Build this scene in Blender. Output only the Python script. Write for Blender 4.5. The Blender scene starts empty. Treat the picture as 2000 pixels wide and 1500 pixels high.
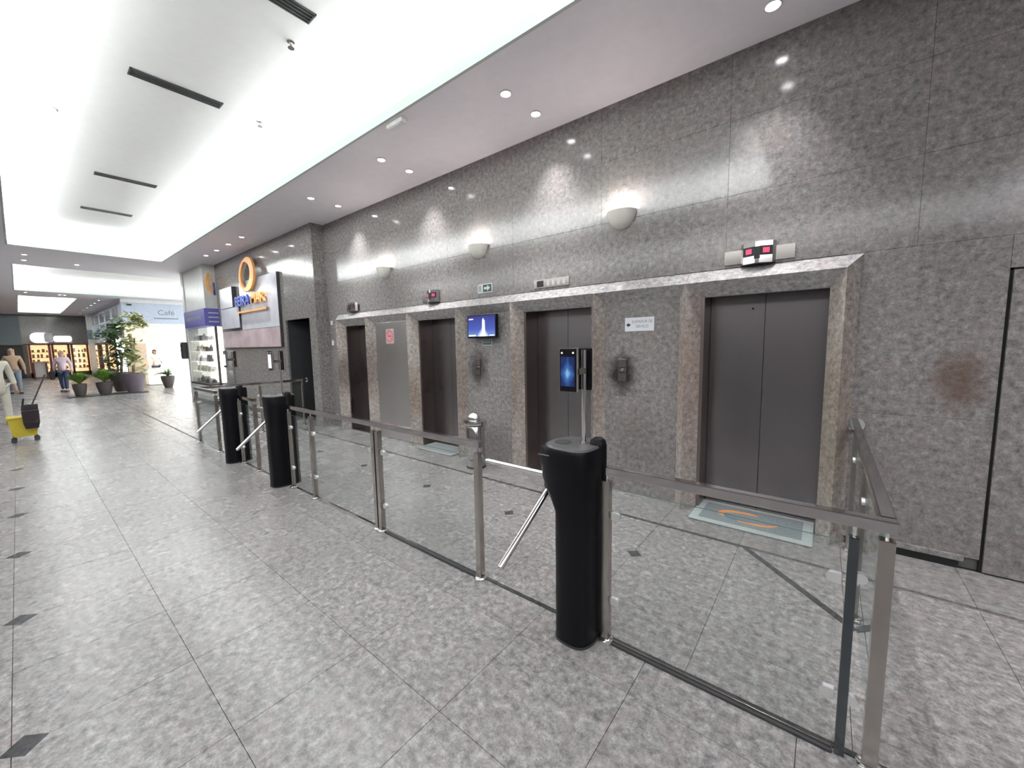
import bpy, bmesh, math, random
from mathutils import Vector, Matrix
random.seed(7)
PI = math.pi
S = bpy.context.scene
COL = S.collection

# ------------------------------------------------------------------ camera
YAW, PITCH, ROLL, FPX, CAMH = math.radians(38.65), math.radians(-5.77), math.radians(-1.0), 767.3, 1.58
fw = Vector((-math.sin(YAW) * math.cos(PITCH), math.cos(YAW) * math.cos(PITCH), math.sin(PITCH)))
ri = Vector((math.cos(YAW), math.sin(YAW), 0))
up = ri.cross(fw)
r2 = ri * math.cos(ROLL) + up * math.sin(ROLL)
u2 = r2.cross(fw)
cam = bpy.data.objects.new('camera', bpy.data.cameras.new('camera'))
COL.objects.link(cam)
cam.matrix_world = Matrix(((r2.x, u2.x, -fw.x, 0), (r2.y, u2.y, -fw.y, 0), (r2.z, u2.z, -fw.z, CAMH), (0, 0, 0, 1)))
cam.data.sensor_width = 36
cam.data.lens = FPX / 2000 * 36
cam.data.clip_start = .03
S.camera = cam

# ------------------------------------------------------------------ world, light, exposure
S.view_settings.view_transform = 'Standard'
S.view_settings.look = 'None'
S.view_settings.gamma = 1
S.view_settings.use_curve_mapping = False
S.view_settings.exposure = 0.38
w = bpy.data.worlds.new('world'); S.world = w; w.use_nodes = True
w.node_tree.nodes['Background'].inputs[0].default_value = (.8, .85, .9, 1)
w.node_tree.nodes['Background'].inputs[1].default_value = .3

H = 3.93          # soffit height
D = 3.89          # elevator wall plane
UP = 4.46         # raised ceiling
def area(name, loc, sx, sy, power, rot=(0, 0, 0), col=(1, 1, 1)):
    l = bpy.data.lights.new(name, 'AREA'); l.shape = 'RECTANGLE'; l.size = sx; l.size_y = sy
    l.energy = power; l.color = col
    o = bpy.data.objects.new(name, l); COL.objects.link(o); o.location = loc; o.rotation_euler = rot
    return o
# cove strips lying in the trough round the raised ceiling (x -14..-0.75, y .07..2.61)
COVE = 21.0
cool = (.95, 1, .99)
area('cove_light', (-7.4, 2.76, 4.06), 13.2, .10, COVE * 13.2, (PI - math.radians(14), 0, 0), cool)
area('cove_light', (-7.4, -.08, 4.06), 13.2, .10, COVE * 13.2, (PI + math.radians(14), 0, 0), cool)
area('cove_light', (-14.15, 1.34, 4.06), .10, 2.6, COVE * 2.6, (PI, math.radians(-14), 0), cool)
area('cove_light', (-.60, 1.34, 4.06), .10, 2.6, COVE * 2.6, (PI, math.radians(14), 0), cool)
# second and third raised ceilings
area('cove_light', (-20.4, 6.95, 4.06), 6.4, .12, 95, (PI, 0, 0), cool)
area('cove_light', (-20.4, -.02, 4.06), 6.4, .12, 95, (PI, 0, 0), cool)
area('cove_light', (-23.9, 3.5, 4.06), .12, 6.6, 95, (PI, 0, 0), cool)
area('cove_light', (-17.0, 3.5, 4.06), .12, 6.6, 95, (PI, 0, 0), cool)
area('cove_light', (-31.5, 1.95, 4.06), 10.6, .10, 210, (PI, 0, 0), cool)
area('cove_light', (-31.5, .10, 4.06), 10.6, .10, 210, (PI, 0, 0), cool)
# added lamps: one brightens the far lobby, two fill the hall behind the viewer
area('atrium_fill', (-19.5, 8.6, 2.0), 6.5, 3.0, 330, (math.radians(90), 0, PI), (.95, .98, 1))
area('hall_fill', (3.6, -1.5, 3.85), 3.2, 5.5, 170, (0, 0, 0), (.97, .97, 1))
area('hall_fill', (-5.0, -3.0, 3.85), 16, 2.6, 300, (0, 0, 0), (.97, .98, 1))

# ------------------------------------------------------------------ node materials
def new_mat(name):
    m = bpy.data.materials.new(name); m.use_nodes = True
    nt = m.node_tree; b = nt.nodes['Principled BSDF']
    return m, nt, b
def N(nt, t, **kw):
    n = nt.nodes.new(t)
    for k, v in kw.items():
        setattr(n, k, v)
    return n
def ramp(nt, fac, stops):
    r = N(nt, 'ShaderNodeValToRGB')
    e = r.color_ramp.elements
    while len(e) < len(stops): e.new(.5)
    for i, (p, c) in enumerate(stops):
        e[i].position = p; e[i].color = (c[0], c[1], c[2], 1)
    nt.links.new(fac, r.inputs[0])
    return r.outputs[0]
def mix(nt, fac, a, b, mode='MIX'):
    m = N(nt, 'ShaderNodeMix', data_type='RGBA', blend_type=mode)
    for sock, v in ((m.inputs[0], fac), (m.inputs[6], a), (m.inputs[7], b)):
        if isinstance(v, (int, float)): sock.default_value = v
        elif isinstance(v, tuple): sock.default_value = (v[0], v[1], v[2], 1)
        else: nt.links.new(v, sock)
    return m.outputs[2]
def math_n(nt, op, a, b=None, c=None):
    m = N(nt, 'ShaderNodeMath', operation=op)
    for i, v in enumerate((a, b, c)):
        if v is None: continue
        if isinstance(v, (int, float)): m.inputs[i].default_value = v
        else: nt.links.new(v, m.inputs[i])
    return m.outputs[0]
def noise(nt, vec, scale, detail=3, rough=.6):
    n = N(nt, 'ShaderNodeTexNoise'); n.inputs['Scale'].default_value = scale
    n.inputs['Detail'].default_value = detail; n.inputs['Roughness'].default_value = rough
    nt.links.new(vec, n.inputs['Vector']); return n

def plain(name, col, rough=.5, metal=0, emit=None, estr=0, noise_amt=.05, spec=.5, nscale=9):
    m, nt, b = new_mat(name)
    g = N(nt, 'ShaderNodeNewGeometry')
    n = noise(nt, g.outputs['Position'], nscale, 3)
    c2 = tuple(max(0, c * (1 - noise_amt * 2)) for c in col); c3 = tuple(min(1, c * (1 + noise_amt)) for c in col)
    nt.links.new(ramp(nt, n.outputs[0], [(.3, c2), (.7, c3)]), b.inputs['Base Color'])
    b.inputs['Roughness'].default_value = rough; b.inputs['Metallic'].default_value = metal
    b.inputs['Specular IOR Level'].default_value = spec
    if emit:
        b.inputs['Emission Color'].default_value = (*emit, 1); b.inputs['Emission Strength'].default_value = estr
    return m

def granite(name, mul=1.0, tint=(1, 1, 1), rough=.14, stains=(), scale=1.0, spec=.5, bright_var=.12, st=(.35, .455, .548, .665)):
    m, nt, b = new_mat(name)
    g = N(nt, 'ShaderNodeNewGeometry'); P = g.outputs['Position']
    n1 = noise(nt, P, 24 * scale, 6, .80)
    T = lambda r, gg, bb: (r * mul * tint[0], gg * mul * tint[1], bb * mul * tint[2])
    base = ramp(nt, n1.outputs[0], [(st[0], T(.125, .123, .125)), (st[1], T(.22, .215, .215)), (st[2], T(.29, .285, .28)), (st[3], T(.42, .41, .405))])
    n2 = noise(nt, P, 9 * scale, 3, .6)
    base = mix(nt, ramp(nt, n2.outputs[0], [(.48, (0, 0, 0)), (.72, (.30, .30, .30))]), base, T(.31, .25, .225))
    n2b = noise(nt, P, 5 * scale, 2, .5)
    base = mix(nt, ramp(nt, n2b.outputs[0], [(.52, (0, 0, 0)), (.75, (.22, .22, .22))]), base, T(.25, .24, .215))
    v = N(nt, 'ShaderNodeTexVoronoi'); v.inputs['Scale'].default_value = 70 * scale; nt.links.new(P, v.inputs['Vector'])
    base = mix(nt, ramp(nt, v.outputs['Distance'], [(.12, (.34, .34, .34)), (.34, (0, 0, 0))]), base, T(.09, .09, .095))
    n3 = noise(nt, P, 1.3, 3, .5)
    base = mix(nt, .8, base, ramp(nt, n3.outputs[0], [(.3, (1 - bright_var, 1 - bright_var, 1 - bright_var)), (.7, (1, 1, 1))]), 'MULTIPLY')
    if stains:
        sx = N(nt, 'ShaderNodeSeparateXYZ'); nt.links.new(P, sx.inputs[0])
        nn = noise(nt, P, 9, 3)
        for (x, z, rx, rz, amt, col) in stains:
            dx = math_n(nt, 'DIVIDE', math_n(nt, 'SUBTRACT', sx.outputs[0], x), rx)
            dz = math_n(nt, 'DIVIDE', math_n(nt, 'SUBTRACT', sx.outputs[2], z), rz)
            d = math_n(nt, 'SQRT', math_n(nt, 'ADD', math_n(nt, 'MULTIPLY', dx, dx), math_n(nt, 'MULTIPLY', dz, dz)))
            d = math_n(nt, 'ADD', d, math_n(nt, 'MULTIPLY', math_n(nt, 'SUBTRACT', nn.outputs[0], .5), .9))
            f = ramp(nt, d, [(.35, (amt, amt, amt)), (1.0, (0, 0, 0))])
            base = mix(nt, f, base, col)
    nt.links.new(base, b.inputs['Base Color'])
    nr = noise(nt, P, 3, 3)
    rr = math_n(nt, 'MULTIPLY_ADD', nr.outputs[0], rough * .8, rough * .6)
    if rough > .2: rr = math_n(nt, 'MULTIPLY_ADD', nr.outputs[0], .08, rough - .04)
    nt.links.new(rr, b.inputs['Roughness'])
    b.inputs['Specular IOR Level'].default_value = spec
    return m

def steel(name, col, rough, streak=True, aniso=.0, metal=1, flat=False):
    m, nt, b = new_mat(name)
    if flat:
        b.inputs['Base Color'].default_value = (*col, 1); b.inputs['Roughness'].default_value = rough; b.inputs['Metallic'].default_value = metal
        return m
    g = N(nt, 'ShaderNodeNewGeometry')
    mp = N(nt, 'ShaderNodeMapping'); mp.inputs['Scale'].default_value = (1, 1, .5) if streak else (1, 1, 1)
    nt.links.new(g.outputs['Position'], mp.inputs['Vector'])
    n = noise(nt, mp.outputs[0], 1.6, 2)
    nt.links.new(ramp(nt, n.outputs[0], [(.3, tuple(c * .92 for c in col)), (.7, col)]), b.inputs['Base Color'])
    nt.links.new(math_n(nt, 'MULTIPLY_ADD', n.outputs[0], rough * .6, rough * .7), b.inputs['Roughness'])
    b.inputs['Metallic'].default_value = metal
    return m

def thin_glass(name, tint=(.955, .975, .968), rough=.0, refl=1.0):
    m = bpy.data.materials.new(name); m.use_nodes = True; nt = m.node_tree; nt.nodes.clear()
    o = N(nt, 'ShaderNodeOutputMaterial'); mx = N(nt, 'ShaderNodeMixShader')
    tr = N(nt, 'ShaderNodeBsdfTransparent'); tr.inputs[0].default_value = (*tint, 1)
    gl = N(nt, 'ShaderNodeBsdfGlossy'); gl.inputs['Roughness'].default_value = rough
    gl.inputs['Color'].default_value = (.9, .95, .95, 1)
    ge = N(nt, 'ShaderNodeNewGeometry'); dt = N(nt, 'ShaderNodeVectorMath', operation='DOT_PRODUCT')
    nt.links.new(ge.outputs['Normal'], dt.inputs[0]); nt.links.new(ge.outputs['Incoming'], dt.inputs[1])
    c = math_n(nt, 'SUBTRACT', 1, math_n(nt, 'ABSOLUTE', dt.outputs['Value']))
    nt.links.new(math_n(nt, 'MULTIPLY_ADD', math_n(nt, 'POWER', c, 5), .92 * refl, .04 * refl), mx.inputs[0])
    nt.links.new(tr.outputs[0], mx.inputs[1]); nt.links.new(gl.outputs[0], mx.inputs[2]); nt.links.new(mx.outputs[0], o.inputs[0])
    return m

BLK = (.018, .016, .016); BRN = (.10, .055, .035)
stn = [(-1.642, 1.26, .20, .27, .93, BLK), (-3.69, 1.26, .24, .33, .80, (.03, .028, .028)),
       (.70, 1.28, .17, .24, .62, BRN), (-1.45, .55, .4, .5, .30, (.08, .06, .05))]
M = {}
M['wall'] = granite('granite_wall', .92, (1.015, .98, .965), .12, stn, .9)
M['wall_far'] = granite('granite_wall_far', .85, (1, .99, .96), .12)
rst = [(-1.0, 1.25, .25, .75, .34, (.23, .12, .08)), (-1.95, 1.2, .25, .8, .34, (.16, .09, .065)), (-3.04, 1.2, .22, .8, .38, (.12, .07, .05)),
       (-4.0, 1.0, .22, .7, .42, (.13, .07, .045)), (-5.1, .8, .22, .6, .45, (.14, .07, .03)), (-6.25, 1.2, .22, .6, .5, (.10, .05, .045)),
       (-7.2, 1.1, .22, .5, .6, (.06, .035, .03)), (.05, .95, .22, .85, .36, (.17, .13, .07))]
M['ridge'] = granite('granite_surround', 1.5, (1.06, .98, .92), .12, rst)  # paled and warmed to stand in for hall light on the ridge faces
M['lintel'] = granite('granite_lintel', 1.75, (1, 1, 1.01), .07)  # paler than the wall granite to stand in for light on its slope
M['tile'] = granite('granite_floor', 1.15, (1.005, .985, .985), .27, (), 1.0, .45, .14, (.37, .465, .54, .635))
M['border'] = granite('granite_border', 1.05, (1, .99, .98), .27, (), .8)
M['inlay'] = granite('granite_inlay', .26, (.95, 1, 1.05), .2)
M['grout'] = plain('grout', (.15, .148, .145), .6)
M['lip'] = plain('lip_paint', (.50, .56, .535), .6, noise_amt=.01, spec=.2)
M['white'] = plain('ceiling_paint', (.80, .80, .79), .75, noise_amt=.01, spec=.2)
M['soffit'] = plain('soffit_paint', (.82, .80, .85), .5, noise_amt=.015, spec=.3)
M['chrome'] = steel('polished_steel', (.62, .60, .60), .12, False)
M['rail'] = steel('rail_steel', (.50, .48, .48), .09, False)
M['darkpost'] = steel('dark_steel', (.13, .15, .16), .15)  # dark blue-grey steel of the slim second corner post
M['satin'] = steel('satin_steel', (.46, .43, .40), .17)
M['bright'] = steel('bright_chrome', (.92, .92, .92), .08, False)
M['door'] = steel('door_steel', (.285, .27, .278), .27, flat=True)
M['clipsteel'] = steel('clip_steel', (.93, .93, .93), .45, flat=True)
M['doorlight'] = steel('light_door_steel', (.62, .60, .60), .33)
M['jamb'] = steel('jamb_steel', (.30, .25, .235), .3)
M['black'] = plain('black_plastic', (.003, .003, .005), .42, spec=.22)
M['blacktop'] = plain('dark_grey_plastic', (.10, .10, .105), .35)
M['dark'] = plain('dark_gap', (.012, .012, .012), .8)
M['darkgrey'] = plain('charcoal', (.04, .042, .045), .5)
M['glass'] = thin_glass('rail_glass', (.962, .978, .972), 0, 1.1)
M['glassedge'] = plain('glass_edge', (.10, .20, .17), .15, spec=.8)
M['led'] = plain('downlight_lamp', (1, 1, 1), .5, emit=(1, .98, 1), estr=26)
M['ledsoft'] = plain('light_tube', (1, 1, 1), .5, emit=(1, .97, .93), estr=4)
M['sconce'] = plain('sconce_plaster', (.80, .78, .72), .45)
M['sconce_lamp'] = plain('sconce_lamp', (1, .95, .88), .5, emit=(1, .93, .86), estr=14)
M['red'] = plain('red_display', (.3, .02, .05), .3, emit=(.9, .08, .2), estr=.55)
M['darkred'] = plain('dim_display', (.05, .01, .02), .3, emit=(.5, .05, .12), estr=.15)
M['sign'] = plain('white_sign', (.72, .74, .78), .4, noise_amt=.01)
M['signtext'] = plain('sign_text', (.22, .23, .26), .6)
M['ink'] = plain('black_ink', (.01, .01, .015), .5)
M['green'] = plain('green_sign', (.02, .07, .05), .4)
M['mat'] = plain('mat_carpet', (.22, .25, .26), .9, noise_amt=.15, nscale=60)
M['matdull'] = plain('mat_border_dull', (.30, .31, .31), .85, noise_amt=.08, nscale=60)
M['matborder'] = plain('mat_border', (.40, .45, .45), .8, noise_amt=.08, nscale=60)
M['orange'] = plain('orange_print', (.75, .30, .10), .55)
M['blueprint'] = plain('blue_print', (.07, .16, .26), .6)
M['logoorange'] = plain('orange_letters', (.90, .44, .14), .3)
M['logoblue'] = plain('blue_letters', (.05, .10, .42), .3)
M['edgeshade'] = plain('side_shade_paint', (.05, .05, .055), .4)
M['panel'] = plain('satin_panel', (.60, .61, .67), .18, noise_amt=.06, nscale=3, spec=.7)
M['panelpink'] = plain('rose_panel', (.55, .44, .47), .2, noise_amt=.1, nscale=2, spec=.7)
M['navy'] = plain('violet_fascia', (.10, .095, .36), .35, emit=(.15, .15, .5), estr=.05)
M['colwhite'] = plain('white_laminate', (.74, .74, .72), .3)
M['shelf'] = plain('white_shelf', (.9, .88, .82), .5, emit=(1, .97, .9), estr=.8)  # glow in the shelf material stands in for lighting inside the showcase
M['goods'] = plain('grey_goods', (.55, .52, .54), .5)
M['gooddark'] = plain('dark_goods', (.10, .10, .11), .5)
M['fascia'] = plain('blue_grey_fascia', (.46, .52, .62), .5)
M['cream'] = plain('cream_panel', (.86, .74, .58), .5, emit=(1, .85, .62), estr=.22)  # faint warm glow put into the panel colour; the panel is no lamp
M['daylight'] = plain('daylit_window', (1, 1, 1), .5, emit=(.97, 1, 1), estr=2.6)
M['peach'] = plain('peach_panel', (.72, .55, .40), .6)
M['counter'] = plain('cream_counter', (.85, .84, .70), .45, emit=(1, 1, .85), estr=.3)  # counter surface given a slight glow of its own to look lit
M['warm'] = plain('warm_shelf_light', (1, .8, .55), .5, emit=(1, .58, .30), estr=1.15)
M['brown'] = plain('brown_frame', (.09, .04, .025), .45)
M['redbrown'] = plain('maroon_frame', (.18, .05, .05), .5)
M['warmgoods'] = plain('amber_goods', (.5, .32, .18), .6)
M['signlit'] = plain('lit_sign', (1, 1, 1), .5, emit=(.95, .95, 1), estr=.95)
M['signlitpink'] = plain('lit_sign_pink', (1, .9, .92), .5, emit=(1, .88, .92), estr=.8)
M['bluegrey'] = plain('blue_grey_wall', (.16, .20, .22), .6)
M['window'] = plain('upper_window', (.18, .20, .25), .15)
M['pot'] = plain('plum_pot', (.14, .115, .14), .45)
M['potdark'] = plain('brown_pot', (.10, .085, .08), .5)
M['leaf'] = plain('leaf_green', (.22, .40, .07), .5, noise_amt=.3, nscale=14)
M['leafdark'] = plain('leaf_dark', (.07, .15, .05), .5, noise_amt=.3, nscale=14)
M['leafpale'] = plain('leaf_pale', (.46, .50, .22), .5, noise_amt=.25, nscale=14)
M['trunk'] = plain('trunk', (.28, .24, .14), .8)
M['soil'] = plain('soil', (.05, .035, .025), .9)
M['yellow'] = plain('yellow_plastic', (.62, .50, .04), .4)
M['wringer'] = plain('dark_wringer', (.025, .015, .02), .45)
M['skin'] = plain('skin', (.52, .33, .24), .55)
M['hairblond'] = plain('blond_hair', (.55, .42, .28), .7)
M['hairdark'] = plain('dark_hair', (.03, .022, .02), .7)
M['pink'] = plain('pink_blouse', (.72, .58, .68), .8)
M['denim'] = plain('dark_denim', (.045, .07, .14), .8)
M['denimlight'] = plain('light_denim', (.26, .32, .40), .8)
M['tan'] = plain('tan_blouse', (.50, .36, .24), .8)
M['creamcloth'] = plain('cream_cloth', (.62, .60, .52), .8)
M['shoe'] = plain('shoes', (.06, .05, .05), .6)
M['whitecloth'] = plain('white_cloth', (.8, .8, .78), .8)

def screen_mat(name, kind):
    """flat picture on a lit screen"""
    m, nt, b = new_mat(name)
    tc = N(nt, 'ShaderNodeTexCoord'); sx = N(nt, 'ShaderNodeSeparateXYZ'); nt.links.new(tc.outputs['Generated'], sx.inputs[0])
    X, Z = sx.outputs[0], sx.outputs[2]
    if kind == 'tv':
        col = ramp(nt, Z, [(0, (.16, .26, .60)), (.35, (.06, .10, .42)), (1, (.025, .03, .20))])
        d = math_n(nt, 'ABSOLUTE', math_n(nt, 'SUBTRACT', X, .56))
        fan = math_n(nt, 'SUBTRACT', math_n(nt, 'MULTIPLY_ADD', Z, .9, .02), math_n(nt, 'MULTIPLY', d, 1.0))
        glow = ramp(nt, math_n(nt, 'ADD', math_n(nt, 'MULTIPLY', d, 2.2), Z), [(.12, (.95, .95, 1)), (.55, (0, 0, 0))])
        col = mix(nt, 1.0, col, glow, 'ADD')
    else:
        n = noise(nt, tc.outputs['Generated'], 3.2, 2)
        dx = math_n(nt, 'ABSOLUTE', math_n(nt, 'SUBTRACT', X, .5))
        dz = math_n(nt, 'ABSOLUTE', math_n(nt, 'SUBTRACT', Z, .42))
        d = math_n(nt, 'ADD', math_n(nt, 'ADD', dx, dz), math_n(nt, 'MULTIPLY', n.outputs[0], .35))
        col = ramp(nt, d, [(.22, (.35, .70, 1)), (.42, (.05, .20, .62)), (.8, (.01, .03, .14))])
    nt.links.new(col, b.inputs['Emission Color']); b.inputs['Emission Strength'].default_value = .9 if kind == 'tv' else .5
    b.inputs['Base Color'].default_value = (.01, .01, .03, 1); b.inputs['Roughness'].default_value = .2
    return m
M['tv'] = screen_mat('television_picture', 'tv')
M['terminal'] = screen_mat('terminal_picture', 'term')

# ------------------------------------------------------------------ mesh helpers
class MB:
    def __init__(s): s.bm = bmesh.new()
    def box(s, x0, x1, y0, y1, z0, z1, bev=0, mat=None):
        b = bmesh.new(); bmesh.ops.create_cube(b, size=1)
        for v in b.verts:
            v.co = Vector(((x0 + x1) / 2 + v.co.x * (x1 - x0), (y0 + y1) / 2 + v.co.y * (y1 - y0), (z0 + z1) / 2 + v.co.z * (z1 - z0)))
        if bev: bmesh.ops.bevel(b, geom=b.edges[:], offset=bev, segments=2, profile=.7, affect='EDGES')
        s.add(b, mat); return s
    def add(s, b, mat=None):
        if mat: bmesh.ops.transform(b, matrix=mat, verts=b.verts[:])
        me = bpy.data.meshes.new('t'); b.to_mesh(me); b.free(); s.bm.from_mesh(me); bpy.data.meshes.remove(me)
    def obox(s, c, ax, sx, sy, sz, bev=0):
        """box centred on c, rotated by matrix ax"""
        b = bmesh.new(); bmesh.ops.create_cube(b, size=1)
        bmesh.ops.scale(b, vec=(sx, sy, sz), verts=b.verts[:])
        if bev: bmesh.ops.bevel(b, geom=b.edges[:], offset=bev, segments=2, profile=.7, affect='EDGES')
        s.add(b, Matrix.Translation(c) @ ax.to_4x4()); return s
    def tube(s, a, b_, r, r2=None, n=16, cap=True):
        a = Vector(a); b_ = Vector(b_); d = b_ - a
        b = bmesh.new(); bmesh.ops.create_cone(b, cap_ends=cap, segments=n, radius1=r, radius2=r if r2 is None else r2, depth=d.length)
        s.add(b, Matrix.Translation((a + b_) / 2) @ d.to_track_quat('Z', 'Y').to_matrix().to_4x4()); return s
    def path(s, pts, r, n=10):
        for i in range(len(pts) - 1): s.tube(pts[i], pts[i + 1], r, n=n)
        for p in pts[1:-1]: s.ball(p, r * 1.02, 8)
        return s
    def ball(s, c, r, n=12, sc=(1, 1, 1)):
        b = bmesh.new(); bmesh.ops.create_uvsphere(b, u_segments=n, v_segments=max(6, n * 2 // 3), radius=r)
        bmesh.ops.scale(b, vec=sc, verts=b.verts[:]); s.add(b, Matrix.Translation(c)); return s
    def lathe(s, c, prof, n=24):
        vs = []
        for r, z in prof:
            vs.append([s.bm.verts.new((c[0] + max(r, 1e-4) * math.cos(2 * PI * k / n), c[1] + max(r, 1e-4) * math.sin(2 * PI * k / n), c[2] + z)) for k in range(n)])
        for i in range(len(vs) - 1):
            for k in range(n):
                s.bm.faces.new((vs[i][k], vs[i][(k + 1) % n], vs[i + 1][(k + 1) % n], vs[i + 1][k]))
        s.bm.faces.new(vs[0][::-1]); s.bm.faces.new(vs[-1]); return s
    def loft(s, rings, cap=True):
        vs = [[s.bm.verts.new(p) for p in r] for r in rings]; n = len(vs[0])
        for i in range(len(vs) - 1):
            for k in range(n): s.bm.faces.new((vs[i][k], vs[i][(k + 1) % n], vs[i + 1][(k + 1) % n], vs[i + 1][k]))
        if cap: s.bm.faces.new(vs[0][::-1]); s.bm.faces.new(vs[-1])
        return s
    def prism(s, poly, a, b_, axis):
        """poly: 2d points, extruded from a to b_ along axis ('x': poly=(y,z); 'y': poly=(x,z); 'z': poly=(x,y))"""
        def P(p, t): return {'x': (t, p[0], p[1]), 'y': (p[0], t, p[1]), 'z': (p[0], p[1], t)}[axis]
        return s.loft([[P(p, a) for p in poly], [P(p, b_) for p in poly]])
    def build(s, name, mat, parent=None, smooth=None, loc=None):
        bmesh.ops.recalc_face_normals(s.bm, faces=s.bm.faces[:])
        me = bpy.data.meshes.new(name); s.bm.to_mesh(me); s.bm.free()
        me.materials.append(M[mat] if isinstance(mat, str) else mat)
        if smooth:
            me.shade_smooth(); me.set_sharp_from_angle(angle=math.radians(smooth))
        return link(name, me, parent, loc)
def link(name, me, parent=None, loc=None):
    o = bpy.data.objects.new(name, me); COL.objects.link(o)
    if parent is not None:
        o.parent = parent
        o.matrix_parent_inverse = Matrix.Translation(-ploc(parent)) if loc is None else Matrix.Identity(4)
    if loc is not None: o.location = loc
    return o
def ploc(o):
    v = Vector(o.location)
    p = o.parent
    if p is not None:
        return v + (ploc(p) if o.matrix_parent_inverse == Matrix.Identity(4) else Vector((0, 0, 0)))
    return v
def tag(o, label=None, cat=None, group=None, kind=None):
    if label: o['label'] = label
    if cat: o['category'] = cat
    if group: o['group'] = group
    if kind: o['kind'] = kind
    return o
def empty(name, loc=(0, 0, 0), label=None, cat=None, group=None, kind=None):
    o = bpy.data.objects.new(name, None); COL.objects.link(o); o.location = loc; o.empty_display_size = .05
    return tag(o, label, cat, group, kind)
def children(o): return [c for c in bpy.data.objects if c.parent == o]
def copy_tree(o, parent=None):
    c = o.copy(); COL.objects.link(c)
    if parent is not None: c.parent = parent
    for ch in children(o): copy_tree(ch, c)
    return c
def box(name, mat, x0, x1, y0, y1, z0, z1, parent=None, bev=0, smooth=None):
    return MB().box(x0, x1, y0, y1, z0, z1, bev).build(name, mat, parent, smooth)
def text(name, body, size, mat, loc, rot, parent, ext=.002, align='CENTER', sx=1, bold=0):
    cu = bpy.data.curves.new(name, 'FONT'); cu.body = body; cu.size = size; cu.extrude = ext; cu.offset = bold
    cu.align_x = align; cu.align_y = 'CENTER'
    t = bpy.data.objects.new('t', cu); COL.objects.link(t)
    dg = bpy.context.evaluated_depsgraph_get(); dg.update()
    me = bpy.data.meshes.new_from_object(t.evaluated_get(dg)); bpy.data.objects.remove(t); 
    me.materials.clear(); me.materials.append(M[mat])
    mt = Matrix.Translation(loc) @ rot.to_4x4() @ Matrix.Diagonal((sx, 1, 1, 1))
    me.transform(mt)
    return link(name, me, parent)
from mathutils import Euler
FACE_S = Euler((PI / 2, 0, 0)).to_matrix()            # reads when seen from -Y
FACE_E = Euler((PI / 2, 0, PI / 2)).to_matrix()       # reads when seen from +X

# ================================================================== SETTING
# ---- floor
floor = box('floor', 'grout', -40, 6, -6, 9, -.12, -.010)
tag(floor, 'polished grey granite floor of square tiles with small dark diamond insets', 'floor', kind='structure')
TX, TY = .610, .58
tile_me = bpy.data.meshes.new('tile')
b = bmesh.new(); bmesh.ops.create_cube(b, size=1)
g = .0026
bmesh.ops.scale(b, vec=(TX - g, TY - g, .010), verts=b.verts[:]); b.to_mesh(tile_me); b.free(); tile_me.materials.append(M['tile'])
far = MB()
x_lob, x_el = -2.457, -1.065
rows = [1.582 - TY * k for k in range(0, 8)]
for r_i, ytop in enumerate(rows):
    k = 0
    for i in range(-16, 68):
        x = x_lob + TX * (i + .5) * 1.0
        x = x_lob - TX * .5 - TX * (i - 6)
        if x > 5.6 or x < -39: continue
        yc = ytop - TY / 2
        if x > -9.4 and x < 1.7 and yc > -1.6:
            link('tile', tile_me, floor, (x, yc, -.005))
        else:
            far.box(x - TX / 2 + .002, x + TX / 2 - .002, yc - TY / 2 + .002, yc + TY / 2 - .002, -.01, 0)
# narrow course beside the fence, then the elevator side
def course(y0, y1, x_off, near=(-9.0, 1.7), mat='tile', xr=(-7.6, 5.6)):
    me = bpy.data.meshes.new('tile'); b = bmesh.new(); bmesh.ops.create_cube(b, size=1)
    bmesh.ops.scale(b, vec=(TX - g, y1 - y0 - g, .010), verts=b.verts[:]); b.to_mesh(me); b.free(); me.materials.append(M[mat])
    x = x_off - TX / 2 + TX * 12
    while x > xr[0]:
        if x < xr[1]:
            if near[0] < x < near[1]: link('tile', me, floor, (x, (y0 + y1) / 2, -.005))
            else: far.box(x - TX / 2 + .002, x + TX / 2 - .002, y0 + .002, y1 - .002, -.01, 0)
        x -= TX
course(1.582, 1.835, x_lob, xr=(-39, 5.6))
course(1.865, 2.17, x_el, xr=(-39, 5.6))
for y0 in (2.17, 2.75): course(y0, y0 + TY, x_el, xr=(-39, 5.6))
course(3.365, 3.895, x_el, mat='border', xr=(-39, 5.6))
for y0 in [3.9 + .58 * k for k in range(8)]: course(y0, y0 + .578, x_el, near=(9, 9), xr=(-39, -15.8))
fo = far.build('tile', 'tile', floor); fo['kind'] = 'stuff'; fo['label'] = 'far part of the granite tile floor'
def diamond(x, y, s=.062):
    MB().prism([(x - s, y), (x, y - s), (x + s, y), (x, y + s)], -.006, .0012, 'z').build('inlay_tile', 'inlay', floor)
for k in range(6): diamond(-2.457 - 1.213 * k, -.125 - .006 * k, .066)
for k in range(-1, 6): diamond([-1.052, -2.265, -3.46, -4.76, -5.98, -7.2][k] if k >= 0 else .155 , 2.752 if k >= 0 else 2.752, .056) if k >= 0 else None
# dark strips laid in the floor
box('inlay_strip', 'inlay', -39, -.41, 3.333, 3.362, -.01, .0015, floor)
box('inlay_strip', 'inlay', -8.35, 5.6, 1.838, 1.862, -.01, .0015, floor)
d = Vector((.60, -.60, 0)).normalized(); nrm = Vector((d.y, -d.x, 0)) * .021
p0 = Vector((-.42, 3.345, 0)); p1 = Vector((.20, 2.70, 0))
MB().prism([tuple((p0 + nrm)[:2]), tuple((p1 + nrm)[:2]), tuple((p1 - nrm)[:2]), tuple((p0 - nrm)[:2])], -.006, .0022, 'z').build('inlay_strip', 'inlay', floor)

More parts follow.
